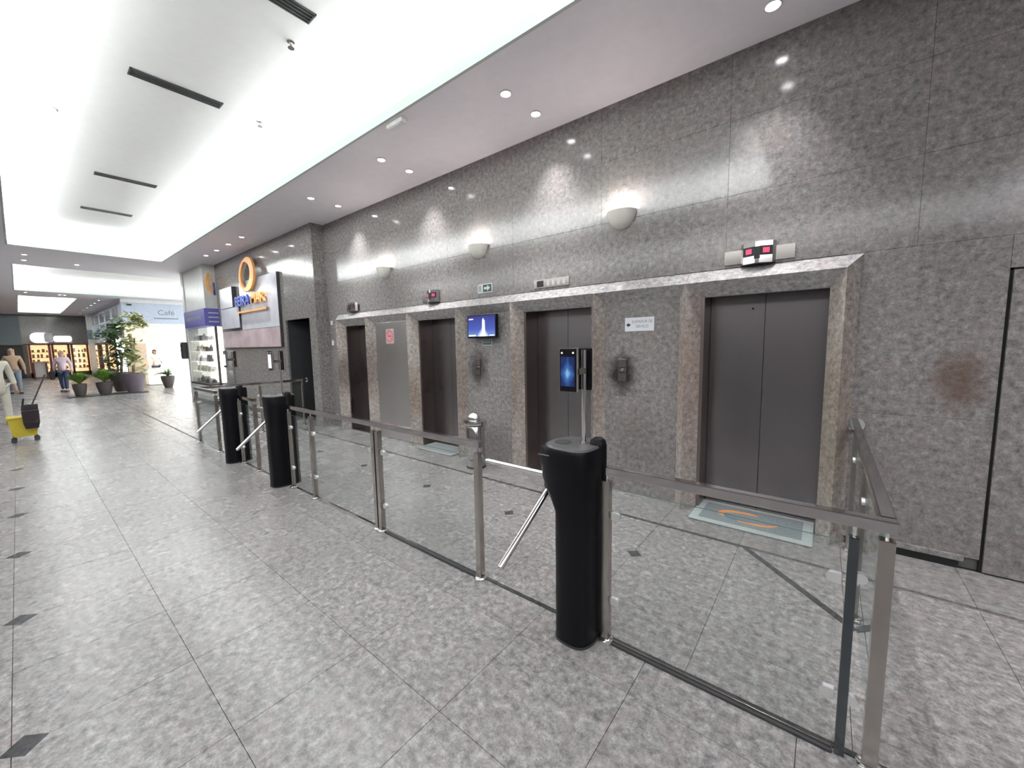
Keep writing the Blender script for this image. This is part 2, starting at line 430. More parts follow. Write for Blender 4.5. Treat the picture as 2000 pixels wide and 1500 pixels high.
# ---- ceiling
T1 = (-14.0, -.75, .07, 2.61); T2 = (-23.9, -17.0, .13, 7.0); T3 = (-36.8, -26.1, .22, 1.85)
ce = MB(); hs = .06
def soff(x0, x1, y0, y1):
    if x1 > x0: ce.box(x0, x1, y0, y1, H, H + hs)
q = .029
xe = [6] + [v for T_ in (T1, T2, T3) for v in (T_[1] + q, T_[0] - q)] + [-40]
for i in range(0, len(xe), 2): soff(xe[i + 1], xe[i], -6, 9)
for T_ in (T1, T2, T3):
    soff(T_[0] - q, T_[1] + q, T_[3] + q, 9); soff(T_[0] - q, T_[1] + q, -6, T_[2] - q)
ceiling = ce.build('ceiling', 'soffit'); tag(ceiling, 'smooth pale soffit with a long recessed lit tray above the lobby', 'ceiling', kind='structure')
for (x0, x1, y0, y1) in (T1, T2, T3):
    t = .03; hh = .10
    lip = MB()
    lip.box(x0 - t, x1 + t, y0 - t, y0, H - .0, H + hh).box(x0 - t, x1 + t, y1, y1 + t, H, H + hh)
    lip.box(x0 - t, x0, y0, y1, H, H + hh).box(x1, x1 + t, y0, y1, H, H + hh)
    lip.build('cove_lip', 'lip', ceiling)
    m = .34
    upc = MB().box(x0 - m, x1 + m, y0 - m, y1 + m, UP, UP + .05)
    upc.box(x0 - m - .04, x1 + m + .04, y0 - m - .04, y0 - m, H + hs, UP + .05).box(x0 - m - .04, x1 + m + .04, y1 + m, y1 + m + .04, H + hs, UP + .05)
    upc.box(x0 - m - .04, x0 - m, y0 - m, y1 + m, H + hs, UP + .05).box(x1 + m, x1 + m + .04, y0 - m, y1 + m, H + hs, UP + .05)
    upc.build('raised_ceiling', 'white', ceiling)

# ---- walls of polished granite panels
def gpanel(parent, x0, x1, z0, z1, y, mat='wall', th=.03):
    e = .0009
    return MB().box(x0 + e, x1 - e, y, y + th, z0 + e, z1 - e, .0006).build('granite_panel', mat, parent)
wall = MB()
BK = D + .032
EX = [(-1.01, .09), (-3.03, -1.915), (-5.08, -4.0), (-7.24, -6.24)]     # ridge to ridge, doors
OPEN = [(a + .10, b - .09) for a, b in EX]                              # opening at the wall plane
ZL = 1.99
wall.box(-7.75, 5.0, BK, BK + .5, ZL, H)                                # above everything
segs = [(-7.75, OPEN[3][0])] + [(OPEN[k + 1][1], OPEN[k][0]) for k in (2, 1, 0)] + [(OPEN[0][1], 5.0)]
for a, b in segs: wall.box(a, b, BK, BK + .5, 0, ZL)
wall_r = wall.build('wall_right', 'grout'); tag(wall_r, 'polished speckled grey granite wall with four elevator doors', 'wall', kind='structure')
xs = [5.0, 3.97, 2.8, 1.62, .45, -.72, -1.89, -3.06, -4.23, -5.40, -6.57, -7.75]
for z0, z1 in ((2.2, 2.8), (2.8, 3.4), (3.4, H)):
    for i in range(len(xs) - 1): gpanel(wall_r, xs[i + 1], xs[i], z0, z1, D)
for z0, z1 in ((0.085, 1.03), (1.03, 2.2)): gpanel(wall_r, .085, .870, z0, z1, D)
gpanel(wall_r, .870, 5.0, 1.999, 2.2, D)
for z0, z1 in ((0, 1.03), (1.03, 1.99)):
    gpanel(wall_r, 1.88, 3.2, z0, z1, D); gpanel(wall_r, 3.2, 5.0, z0, z1, D)
    for a, b in (( -1.915, -1.01), (-4.0, -3.03)): gpanel(wall_r, a - 0, b + 0, z0, z1, D)
    gpanel(wall_r, -7.75, -7.24, z0, z1, D)
gpanel(wall_r, -7.75, -7.24, 1.99, 2.2, D)
# flush granite service door on the right
dr = empty('door_5', (1.36, D, 0), 'flush granite service door with a dark gap around it, right of the elevators', 'door', kind='structure')
box('door_leaf', 'wall', .885, 1.85, D - .012, D + .02, .01, 1.985, dr, .002)
box('door_gap', 'dark', .870, .885, D + .008, D + .03, 0, 1.999, dr)
box('door_gap', 'dark', .870, 1.88, D + .008, D + .03, 1.985, 1.999, dr)
bt = MB().box(.10, .80, D - .012, D + .02, .055, .095, .002)
bt = bt.build('baseboard_right', 'border'); tag(bt, 'grey granite baseboard over a dark recess right of the elevators', 'baseboard', kind='structure')
box('recess', 'dark', .20, .78, D - .003, D + .02, .0, .055, bt)

# door surround: ridges between the bays and the mitred lintel above
trim = empty('trim_1', (-3.6, D, 0), 'mitred granite surround framing the row of elevator bays', 'door surround', kind='structure')
RD = D - .118; zr = 2.09; zt = 2.2
ridx = [(-7.24, .10, .10), (-6.24, .10, .10), (-5.08, .10, .10), (-4.0, .10, .10), (-3.03, .10, .10), (-1.915, .10, .10), (-1.01, .10, .10), (.09, .09, .10)]
for x, l, r_ in ridx:
    top = zr + .0
    m = MB()
    # vertical ridge, clipped by the sloping soffit: higher at its front
    A = [(x - l, D + .03, 0), (x, RD, 0), (x + r_, D + .03, 0)]
    B = [(x - l, D + .03, ZL), (x, RD, zr - .002), (x + r_, D + .03, ZL)]
    if x in (.09, -7.24):
        s_ = 1 if x > 0 else -1
        if x > 0: B = [(x - l, D + .03, ZL), (x, RD, zr), (x + r_, D + .03, zt)]
        else: B = [(x - l, D + .03, zt), (x, RD, zr), (x + r_, D + .03, ZL)]
    m.loft([A, B]); m.build('jamb_stone', 'ridge', trim)
cuts = [.09, -1.01, -1.915, -3.03, -4.0, -5.08, -6.24, -7.24]
for i in range(len(cuts) - 1):
    x1, x0 = cuts[i] - .0008, cuts[i + 1] + .0008
    xe1 = x1 + (.10 if i == 0 else 0); xe0 = x0 - (.10 if i == len(cuts) - 2 else 0)
    l1 = [(x0, RD, zr), (xe0, D + .03 - .02, zt), (x0, D + .03, zt), (x0, D + .03, ZL - .02)]
    l2 = [(x1, RD, zr), (xe1, D + .03 - .02, zt), (x1, D + .03, zt), (x1, D + .03, ZL - .02)]
    MB().loft([l1, l2]).build('lintel_stone', 'lintel', trim)

# ---- elevator doors
YD = D + .28
names = ['nearest to the viewer, behind the steel barrier', 'between the screen on the wall and the first call panel', 'between the grey service door and the television', 'last of the row, beside the end of the wall']
for k, ((a, b), nm) in enumerate(zip(OPEN, names)):
    dd = empty('door_%d' % (k + 1), ((a + b) / 2, YD, 0), 'brushed steel elevator door, ' + nm, 'elevator door', kind='structure')
    mid = (a + b) / 2 + .015
    box('door_leaf', 'door', a + .03, mid - .002, YD, YD + .04, .004, 2.03, dd, .002)
    box('door_leaf', 'door', mid + .002, b + .02, YD, YD + .04, .004, 2.03, dd, .002)
    box('jamb', 'jamb', a - .06, a + .028, D + .033, YD + .06, 0, 2.04, dd)
    box('jamb', 'jamb', b + .02, b + .09, D + .033, YD + .06, 0, 2.04, dd)
    box('head_jamb', 'jamb', a - .02, b + .02, D + .033, YD + .06, 2.035, 2.10, dd)
    box('sill', 'satin', a - .02, b + .02, D + .04, YD + .03, -.01, .004, dd)
    box('door_track', 'dark', a - .05, b + .06, YD + .045, YD + .08, 0, 2.1, dd)
    if k == 0:
        MB().tube((-.535, YD - .002, 1.862), (-.535, YD + .01, 1.862), .009).build('key_hole', 'dark', dd)
# steel service door in the third bay, with a no-smoking sign
sd = empty('door_6', (-5.66, D, 0), 'pale steel service door with a red round sign between two elevators', 'service door', kind='structure')
box('door_leaf', 'doorlight', -6.10, -5.17, D - .004, D + .03, .01, 1.985, sd, .003)
MB().box(-6.075, -6.06, D - .035, D - .02, .98, 1.28, .004).box(-6.072, -6.063, D - .022, D, 1.0, 1.02).box(-6.072, -6.063, D - .022, D, 1.24, 1.26).build('pull_handle', 'bright', sd)

# ---- wall section with the directory sign, stepping forward (y 3.65)
YW = 3.65
wl = MB()
wl.box(-8.02, -7.75, YW + .03, BK + .5, 0, H).box(-13.9, -9.12, YW + .03, BK + .5, 0, H).box(-9.12, -8.02, YW + .03, BK + .5, 2.17, H)
wall_s = wl.build('wall_left', 'grout'); wall_s.name = 'wall_front'
tag(wall_s, 'polished granite wall section that steps forward beyond the elevators', 'wall', kind='structure')
for z0, z1 in ((0, 1.03), (1.03, 2.17), (2.17, 2.8), (2.8, 3.4), (3.4, H)):
    gpanel(wall_s, -8.02, -7.747, z0, z1, YW)
    MB().box(-7.75, -7.722, YW + .002, D, z0 + .002, z1 - .002, .001).build('granite_panel', 'wall', wall_s)
    if z0 >= 2.17: gpanel(wall_s, -9.12, -8.02, z0, z1, YW)
    for a in (-10.29, -11.46, -12.63): gpanel(wall_s, a, a + 1.17, z0, z1, YW)
    gpanel(wall_s, -13.9, -12.63, z0, z1, YW)
box('baseboard', 'inlay', -13.4, -9.12, YW - .012, YW, 0, .10, wall_s)
op = empty('door_7', (-8.57, YW, 0), 'dark corridor opening in the wall section beyond the elevators', 'doorway', kind='structure')
MB().box(-9.12, -9.09, YW + .03, 6.0, 0, 2.17).box(-8.05, -8.02, YW + .03, 6.0, 0, 2.17).box(-9.12, -8.02, YW + .03, 6.0, 2.17, 2.2).box(-9.12, -8.02, 6, 6.05, 0, 2.2).build('corridor_lining', 'darkgrey', op)
# ---- outer walls
wa = box('wall_left', 'wall_far', -40, 6, -6.1, -6, 0, H + .6); tag(wa, 'far side wall of the hall, out of the picture to the left', 'wall', kind='structure')
wa = box('wall_near', 'wall_far', 5.0, 5.1, -6, 4.4, 0, H + .6); tag(wa, 'end wall behind the viewer', 'wall', kind='structure')
wa = box('wall_side', 'colwhite', -15.9, -15.7, 3.7, 9, 0, H); tag(wa, 'return wall behind the display column', 'wall', kind='structure')
wa = box('wall_outer', 'colwhite', -40, -15.7, 9, 9.1, 0, H + .6); tag(wa, 'outer wall of the far lobby', 'wall', kind='structure')

# ---- far end wall with shopfront
XB = -38.6
wb = MB().box(XB - .3, XB, -.6 + .85, 9, 2.12, H).box(XB - .3, XB, -6, .25, 2.05, H)
wb.box(XB - .6, XB - .5, -6, 9, 0, 2.2)
wall_b = wb.build('wall_back', 'wall_far'); tag(wall_b, 'grey stone wall at the far end above the row of lit shop windows', 'wall', kind='structure')
box('recess', 'darkgrey', XB - .5, XB - .1, -6, .22, 0, 2.05, wall_b)
box('side_panel', 'bluegrey', XB, XB + .05, -6, .22, 2.05, H, wall_b)

# ================================================================== THINGS
# ---- downlights
spots = [(-.413, 3.54), (-2.478, 3.08), (-2.45, 3.53), (-4.513, 3.08), (-4.517, 3.51), (-6.475, 3.10), (-6.488, 3.55),
         (-9.755, 3.16), (-10.625, 3.17), (-11.47, 3.17), (-12.28, 3.16), (-15.17, .31), (-16.08, .31), (-15.98, 1.21),
         (-24.6, .40), (-24.8, 1.29), (-24.8, 1.43), (-26.4, 2.55), (-28.0, 2.55), (-29.4, 2.55), (-31.4, 2.55), (-33.1, 2.55), (-35.9, 2.58), (-37.9, -.35), (-37.9, -.1),
         (-.40, 3.10), (1.65, 3.10), (1.65, 3.54)]
dl_lab = {0: 'round ceiling downlight at the top edge of the photo, nearest to the granite wall', 1: 'brightest large downlight, in the outer row of the soffit', 2: 'downlight in the inner row beside the wall, right of the brightest one',
          3: 'outer-row downlight of the second pair from the viewer', 4: 'inner-row downlight of the second pair from the viewer', 5: 'outer-row downlight of the third pair, above the last sconce', 6: 'inner-row downlight of the third pair, close to the wall step',
          7: 'nearest of four downlights over the directory sign', 8: 'second of four downlights over the directory sign', 9: 'third of four downlights over the directory sign', 10: 'farthest of four downlights over the directory sign',
          11: 'near downlight of a pair just beyond the lit tray, on the left', 12: 'far downlight of a pair just beyond the lit tray, on the left', 13: 'single downlight beyond the end of the long lit tray'}
lamp = bpy.data.lights.new('downlight', 'SPOT'); lamp.energy = 75; lamp.spot_size = math.radians(74); lamp.spot_blend = .8; lamp.shadow_soft_size = .04; lamp.color = (1, .97, .98)
lamp2 = lamp.copy(); lamp2.energy = 85; lamp2.spot_size = math.radians(70); lamp2.spot_blend = 1
proto = None
for i, (x, y) in enumerate(spots):
    if i >= 26 and x > 5: continue
    if proto is None:
        proto = empty('downlight', (0, 0, 0)); 
        MB().lathe((0, 0, 0), [(.058, -.001), (.060, -.006), (.048, -.010), (.042, -.004), (.042, -.001)], 20).build('trim_ring', 'colwhite', proto)
        MB().lathe((0, 0, 0), [(.0, -.0045), (.040, -.0045), (.040, -.0015), (0, -.0015)], 20).build('lamp_face', 'led', proto)
        o = proto
    else: o = copy_tree(proto)
    o.location = (x, y, H)
    if i < 14: tag(o, dl_lab[i], 'downlight', 'recessed ceiling downlights')
    elif i in (14, 15, 16): tag(o, 'tiny downlight between the two far lit trays, ' + ['leftmost of three', 'middle of three', 'rightmost of three'][i - 14], 'downlight', 'recessed ceiling downlights')
    elif i < 23: tag(o, ['nearest', 'second', 'third', 'fourth', 'fifth', 'farthest'][i - 17] + ' tiny downlight of the slanting row left of the far shop facade', 'downlight', 'recessed ceiling downlights')
    else: tag(o, 'tiny downlight over the dark far corner, ' + ('left' if i == 23 else 'right') + ' one of two' if i < 25 else 'round ceiling downlight beyond the upper edge, ' + ['over the nearest elevator', 'farther out on the right', 'by the wall on the right'][i - 25], 'downlight', 'recessed ceiling downlights')
    if i < 14 or i > 24:
        sp = bpy.data.objects.new('downlight_beam', lamp2 if y > 3.45 and x < -1 else lamp)
        if y > 3.45 and x < -1: sp.rotation_euler = (math.radians(14), 0, 0)
        COL.objects.link(sp); sp.location = (x, y, H - .02)
# ---- ceiling slots, detectors
slots = [(-3.68, .85, 1.88), (-5.76, .97, 1.77), (-9.40, 1.03, 1.79), (-11.78, 1.04, 1.79)]
sl_lab = ['dark air slot in the raised ceiling, cut by the top edge of the photo', 'largest dark air slot in full view in the raised ceiling', 'middle dark air slot in the raised ceiling', 'farthest, thinnest dark air slot in the raised ceiling']
for (x, y0, y1), lb in zip(slots, sl_lab):
    e = empty('air_slot', (x, (y0 + y1) / 2, UP), lb, 'air vent', 'air slots in the raised ceiling')
    wd = .075
    MB().box(x - wd, x + wd, y0, y0 + .012, UP - .012, UP).box(x - wd, x + wd, y1 - .012, y1, UP - .012, UP).box(x - wd, x - wd + .01, y0, y1, UP - .012, UP).box(x + wd - .01, x + wd, y0, y1, UP - .012, UP).build('frame', 'darkgrey', e)
    box('backing', 'dark', x - wd + .01, x + wd - .01, y0 + .012, y1 - .012, UP - .004, UP, e)
    for q in range(3):
        xx = x - .04 + .04 * q
        box('slat', 'darkgrey', xx - .006, xx + .006, y0 + .012, y1 - .012, UP - .011, UP - .003, e)
e = empty('round_vent', (-7.34, .455, UP), 'round dark speaker vent at the left side of the raised ceiling', 'vent')
MB().lathe((-7.34, .455, UP), [(.075, -.001), (.072, -.010), (0, -.010)], 24).build('grille', 'darkgrey', e)
MB().lathe((-7.34, .455, UP), [(.076, 0), (.094, -.004), (.092, -.012), (.074, -.011)], 24).build('rim', 'colwhite', e)
for k, (x, y, lb) in enumerate([(-5.80, 2.19, 'small ceiling sprinkler right of the largest air slot'), (-4.10, 1.87, 'small ceiling sprinkler near the top edge, right of the air slots')]):
    e = empty('sprinkler', (x, y, UP), lb, 'sprinkler', 'ceiling sprinklers')
    MB().lathe((x, y, UP), [(.035, 0), (.033, -.008), (.012, -.012), (.012, -.05), (0, -.05)], 16).build('body', 'satin', e)
    MB().lathe((x, y, UP - .055), [(.028, 0), (.028, -.004), (0, -.004)], 16).build('deflector', 'darkgrey', e)
e = empty('emergency_lamp', (-3.66, 2.70, H), 'small white emergency lamp box on the soffit by the tray edge', 'lamp')
box('housing', 'colwhite', -3.78, -3.52, 2.66, 2.73, H - .05, H, e, .006)
box('lens', 'sign', -3.76, -3.54, 2.67, 2.72, H - .056, H - .05, e)

# ---- wall sconces: half bowls
def sconce(x, z, lb):
    e = empty('wall_sconce', (x, D, z), lb, 'sconce', 'white half-bowl wall sconces')
    R_ = .150; n = 20; m = MB()
    def ring(r_, zz): return [(x + r_ * math.cos(PI + PI * k / n), D - .001 + r_ * math.sin(PI + PI * k / n) * .92, zz) for k in range(n + 1)]
    outer = [(.012, z - .165), (.06, z - .155), (.105, z - .12), (.135, z - .07), (.148, z - .02), (.150, z)]
    inner = [(.142, z), (.138, z - .02), (.124, z - .07), (.095, z - .112), (.05, z - .145), (.01, z - .15)]
    vs = [[m.bm.verts.new(p) for p in ring(r_, zz)] for r_, zz in outer + inner]
    for i in range(len(vs) - 1):
        for k in range(n): m.bm.faces.new((vs[i][k], vs[i][k + 1], vs[i + 1][k + 1], vs[i + 1][k]))
    m.build('bowl', 'sconce', e, 40)
    MB().tube((x - .05, D - .05, z - .035), (x + .05, D - .05, z - .035), .02, n=12).build('lamp', 'sconce_lamp', e)
    l = bpy.data.lights.new('sconce_glow', 'POINT'); l.energy = 8; l.color = (1, .86, .82); l.shadow_soft_size = .04
    o = bpy.data.objects.new('sconce_glow', l); COL.objects.link(o); o.location = (x, D - .07, z + .01)
sconce(-1.665, 2.875, 'white half-bowl wall sconce nearest to the viewer, rightmost of three')
sconce(-3.62, 2.87, 'white half-bowl wall sconce in the middle of three')
sconce(-5.74, 2.86, 'white half-bowl wall sconce farthest from the viewer, leftmost of three')

# ---- elevator position indicators
def indicator(x0, x1, z0, z1, hx0, hx1, hz0, hz1, lb, lit, pl='satin'):
    e = empty('floor_indicator', ((x0 + x1) / 2, D, z0), lb, 'floor indicator', 'floor indicators above the elevators')
    box('plate', pl, x0, x1, D - .012, D, z0, z1, e, .001)
    mx = (hx0 + hx1) / 2; dep = .085
    poly = [(hx0, D - .012), (hx0 + .02, D - .05), (mx - .015, D - dep), (mx + .015, D - dep), (hx1 - .02, D - .05), (hx1, D - .012)]
    MB().prism(poly, hz0, hz1, 'z').build('housing', 'chrome', e)
    h3 = (hz1 - hz0)
    def wedge(a, b, t, o):   # strip of face between poly points a,b pushed out
        A = Vector((*poly[a], 0)); B = Vector((*poly[b], 0)); nn = Vector((B.y - A.y, -(B.x - A.x), 0)).normalized()
        return A, B, nn
    for (a, b) in ((1, 2), (3, 4)):
        A, B, nn = wedge(a, b, 0, 0)
        c = (A + B) / 2 + nn * .002; c.z = hz0 + h3 * .56
        dd = (B - A); rot = Matrix.Rotation(math.atan2(dd.y, dd.x), 3, 'Z')
        MB().obox(c, rot, dd.length * .98, .006, h3 * .42).build('dark_window', 'ink', e)
        c2 = c + nn * .004
        MB().obox(c2, rot, dd.length * .5, .003, h3 * .24).build('display', lit, e)
    MB().box(mx - .02, mx + .02, D - dep - .004, D - dep, hz0 + h3 * .2, hz0 + h3 * .75).build('lens', 'ink', e)
    MB().prism([(p[0], p[1]) for p in poly], hz0 - .006, hz0, 'z').build('bottom_cap', 'ink', e)
indicator(-.725, -.23, 2.222, 2.335, -.60, -.355, 2.205, 2.375, 'steel floor indicator with red digits above the nearest elevator', 'red')
indicator(-4.80, -4.50, 2.225, 2.335, -4.67, -4.42, 2.215, 2.385, 'steel floor indicator glowing red above the third elevator', 'red')
indicator(-6.99, -6.55, 2.235, 2.345, -6.90, -6.62, 2.225, 2.375, 'unlit steel floor indicator above the farthest elevator', 'darkred')
e = empty('floor_indicator', (-2.5, D, 2.22), 'flat steel indicator plate with a black square above the second elevator', 'floor indicator', 'floor indicators above the elevators')
box('plate', 'satin', -2.745, -2.27, D - .010, D, 2.226, 2.322, e, .001)
box('display', 'ink', -2.70, -2.61, D - .013, D - .009, 2.24, 2.31, e)
for q in range(4): box('engraved_mark', 'doorlight', -2.56 + .07 * q, -2.53 + .07 * q, D - .012, D - .009, 2.245, 2.305, e)

# ---- signs
e = empty('exit_sign', (-3.53, D, 2.26), 'small green and white sign with a right arrow above the television bay', 'sign')
box('board', 'sign', -3.66, -3.405, D - .006, D, 2.258, 2.372, e)
box('green_field', 'green', -3.565, -3.418, D - .008, D - .006, 2.268, 2.362, e)
MB().prism([(-3.545, 2.300), (-3.49, 2.300), (-3.49, 2.276), (-3.438, 2.315), (-3.49, 2.354), (-3.49, 2.330), (-3.545, 2.330)], D - .010, D - .008, 'y').build('arrow', 'sign', e)
for q, xx in enumerate((-3.640, -3.612)): box('pictogram', 'green', xx, xx + .009, D - .008, D - .006, 2.275, 2.355, e)
e = empty('service_sign', (-1.47, D, 1.69), 'white sign pointing left to the service elevator, beside the nearest elevator', 'sign')
box('board', 'sign', -1.618, -1.323, D - .006, D, 1.690, 1.826, e)
MB().prism([(-1.604, 1.753), (-1.580, 1.774), (-1.580, 1.763), (-1.562, 1.763), (-1.562, 1.743), (-1.580, 1.743), (-1.580, 1.732)], D - .009, D - .006, 'y').build('arrow', 'ink', e)
text('lettering', 'ELEVADOR DE', .040, 'signtext', (-1.442, D - .0065, 1.782), FACE_S, e, .001, sx=.80)
text('lettering', 'SERVIÇO', .040, 'signtext', (-1.442, D - .0065, 1.735), FACE_S, e, .001, sx=.80)
e = empty('small_notice', (-3.47, D, 1.58), 'small green-framed notice under the television', 'sign')
zz = 1.572
MB().box(-3.605, -3.435, D - .005, D, zz, zz + .007).box(-3.605, -3.435, D - .005, D, zz + .073, zz + .08).box(-3.605, -3.598, D - .005, D, zz, zz + .08).box(-3.442, -3.435, D - .005, D, zz, zz + .08).build('frame', 'sign', e)
box('field', 'green', -3.598, -3.442, D - .004, D, zz + .007, zz + .073, e)
text('lettering', 'ELEVADOR', .026, 'sign', (-3.52, D - .0045, zz + .052), FACE_S, e, .0008)
box('line', 'sign', -3.59, -3.45, D - .005, D - .003, zz + .030, zz + .034, e)
# no smoking sign
e = empty('no_smoking_sign', (-5.68, D, 1.7), 'red ringed no-smoking sign on the pale service door', 'sign')
box('board', 'panelpink', -5.80, -5.58, D - .009, D - .0045, 1.63, 1.87, e)
m = MB(); nn = 28
def annulus(m, cx, cz, r0, r1, y0, y1, sx=1, n=28, a0=0, a1=2 * PI):
    full = abs(a1 - a0 - 2 * PI) < 1e-6
    rings = []
    for k in range(n if full else n + 1):
        a = a0 + (a1 - a0) * k / n
        c, s_ = math.cos(a), math.sin(a)
        rings.append([m.bm.verts.new((cx + r * c * sx, y, cz + r * s_)) for r, y in ((r0, y0), (r1, y0), (r1, y1), (r0, y1))])
    cnt = len(rings)
    for k in range(cnt if full else cnt - 1):
        A, B = rings[k], rings[(k + 1) % cnt]
        for j in range(4): m.bm.faces.new((A[j], A[(j + 1) % 4], B[(j + 1) % 4], B[j]))
    if not full: m.bm.faces.new(rings[0]); m.bm.faces.new(rings[-1][::-1])
M['signred'] = plain('red_ring', (.75, .16, .18), .4)
annulus(m, -5.69, 1.75, .072, .098, D - .013, D - .009)
m.build('ring', 'signred', e)
MB().obox(Vector((-5.69, D - .011, 1.75)), Matrix.Rotation(PI / 4, 3, 'Y'), .16, .004, .018).build('slash', 'signred', e)
MB().box(-5.74, -5.65, D - .0105, D - .009, 1.742, 1.758).build('pictogram', 'ink', e)

# ---- call plates
def callplate(x, z0, z1, lb, mt='satin'):
    e = empty('call_panel', (x, D, z0), lb, 'call panel', 'elevator call panels')
    box('plate', mt, x - .044, x + .044, D - .010, D, z0, z1, e, .002)
    for zz in (z0 + (z1 - z0) * .58, z0 + (z1 - z0) * .36): box('groove', 'ink', x - .036, x + .036, D - .0115, D - .009, zz, zz + .012, e)
    h = z1 - z0
    MB().tube((x, D - .010, z0 + h * .51), (x, D - .018, z0 + h * .51), .014, n=18).build('button', 'bright', e)
callplate(-1.642, 1.18, 1.41, 'steel call panel on a blackened patch beside the nearest elevator')
callplate(-3.69, 1.17, 1.39, 'worn call panel inside a dark smudge under the television', 'jamb')
# small white switches near the last elevator
for k, (z0, z1, lb) in enumerate(((2.02, 2.10, 'upper of two small white plates left of the farthest elevator'), (1.62, 1.72, 'lower of two small white plates left of the farthest elevator'))):
    e = empty('wall_plate', (-7.60, D, z0), lb, 'wall plate', 'small white wall plates')
    box('plate', 'sign', -7.63, -7.57, D - .012, D, z0, z1, e, .003)
    box('switch', 'colwhite', -7.615, -7.585, D - .016, D - .012, z0 + .02, z1 - .02, e, .001)

# ---- television
e = empty('television', (-3.51, 3.8, 1.68), 'wall television showing a glowing white tower on blue', 'television')
box('casing', 'black', -3.775, -3.268, 3.785, 3.83, 1.668, 1.968, e, .006)
box('screen', 'tv', -3.758, -3.285, 3.782, 3.786, 1.690, 1.955, e)
MB().prism([(-3.508, 1.715), (-3.452, 1.715), (-3.458, 1.890), (-3.485, 1.925), (-3.500, 1.90)], 3.780, 3.782, 'y').build('pictured_tower', plain('tower_glow', (.8, .8, .95), .5, emit=(.55, .55, .95), estr=.9), e)
box('caption', 'signlit', -3.745, -3.62, 3.7805, 3.782, 1.695, 1.712, e)
box('caption', 'signlit', -3.38, -3.30, 3.7805, 3.782, 1.695, 1.706, e)
text('lettering', 'BEIRAMAR', .022, 'signlit', (-3.70, 3.781, 1.915), FACE_S, e, .0005, sx=.8)
box('bracket', 'black', -3.56, -3.46, 3.83, D, 1.76, 1.88, e)

# ---- mats
def mat(x0, x1, y0, y1, lb, logo):
    e = empty('door_mat', ((x0 + x1) / 2, (y0 + y1) / 2, 0), lb, 'mat', 'door mats at the elevators')
    box('border', 'matborder' if logo else 'matdull', x0, x1, y0, y1, .0042, .013, e, .003)
    box('carpet', 'mat', x0 + .07, x1 - .07, y0 + .07, y1 - .05, .008, .0148, e)
    if logo:
        cx, cy = (x0 + x1) / 2 - .02, (y0 + y1) / 2 + .01
        def arc(rx, ry, w, a0, a1, mt, z):
            m = MB(); pts = []
            for k in range(25):
                a = math.radians(a0 + (a1 - a0) * k / 24); t = .35 + .65 * math.sin(PI * k / 24)
                pts.append((cx + (rx + w * t / 2) * math.cos(a), cy + (ry + w * t / 2) * math.sin(a)))
            for k in range(24, -1, -1):
                a = math.radians(a0 + (a1 - a0) * k / 24); t = .35 + .65 * math.sin(PI * k / 24)
                pts.append((cx + (rx - w * t / 2) * math.cos(a), cy + (ry - w * t / 2) * math.sin(a)))
            m.prism(pts, .0148, z, 'z').build('printed_arc', mt, e)
        arc(.21, .10, .055, 70, 215, 'orange', .0156)
        arc(.19, .09, .04, 150, 330, 'blueprint', .0154)
        arc(.23, .11, .04, 255, 345, 'orange', .0158)
mat(-.90, -.01, 3.62, 4.13, 'pale-bordered grey mat with an orange and blue ring at the nearest elevator', True)
mat(-4.92, -4.12, 3.72, 4.13, 'plain grey mat at the third elevator, seen through the barrier glass', False)

# ---- litter bin
bx, by = -3.50, 3.60
e = empty('litter_bin', (bx, by, 0), 'round polished steel litter bin with a domed lid by the wall', 'bin')
MB().lathe((bx, by, 0), [(.118, .02), (.122, .025), (.122, .545), (.118, .55)], 32).build('body', 'chrome', e, 40)
MB().lathe((bx, by, 0), [(.126, 0), (.126, .022), (.118, .026)], 32).build('base_ring', 'darkgrey', e, 40)
MB().lathe((bx, by, 0), [(.10, .55), (.150, .565), (.156, .59), (.150, .612), (.110, .628), (.10, .63)], 32).build('collar', 'chrome', e, 50)
MB().lathe((bx, by, 0), [(.098, .632), (.095, .66), (.082, .69), (.055, .715), (.02, .727), (0, .728)], 32).build('dome_lid', 'bright', e, 50)

# ---- barrier fence -------------------------------------------------------
YF = 1.82
def post(parent, x, y, top=.88, s=.021, mt='satin', foot=True, railz=.912):
    MB().box(x - s, x + s, y - s, y + s, .006, top, .003).build('post', mt, parent)
    MB().tube((x, y, top), (x, y, railz), .006, n=8).build('support_pin', 'bright', parent)
    if foot: MB().lathe((x, y, 0), [(.036, 0), (.040, .004), (.038, .016), (.030, .022)], 24).build('foot_flange', 'bright', parent, 40)
def pane(parent, x0, x1, y0, y1, z0=.05, z1=.845):
    t = .004
    if abs(x1 - x0) > abs(y1 - y0): o = MB().box(x0, x1, y0 - t, y0 + t, z0, z1)
    else: o = MB().box(x0 - t, x0 + t, y0, y1, z0, z1)
    # the pane is one sheet; its polished edges are a thin strip of their own
    p = o.build('glass_pane', 'glass', parent)
    m = MB()
    if abs(x1 - x0) > abs(y1 - y0):
        m.box(x0, x1, y0 - t, y0 + t, z1, z1 + .0010)
    else:
        m.box(x0 - t, x0 + t, y0, y1, z1, z1 + .0010)
    m.build('glass_edge', 'glassedge', p)
def clip(parent, x, y, z, dx=0, dy=0):
    """small half-round glass clip reaching from a post over the edge of the pane"""
    pr = [(0, -.019)] + [(.026 + .019 * math.cos(a_), .019 * math.sin(a_)) for a_ in [math.radians(t) for t in range(-90, 91, 20)]] + [(0, .019)]
    if dx: MB().prism([(x + dx * p, z + q_) for p, q_ in pr], y - .011, y + .011, 'y').build('glass_clip', 'clipsteel', parent, 40)
    else: MB().prism([(y + dy * p, z + q_) for p, q_ in pr], x - .011, x + .011, 'x').build('glass_clip', 'clipsteel', parent, 40)
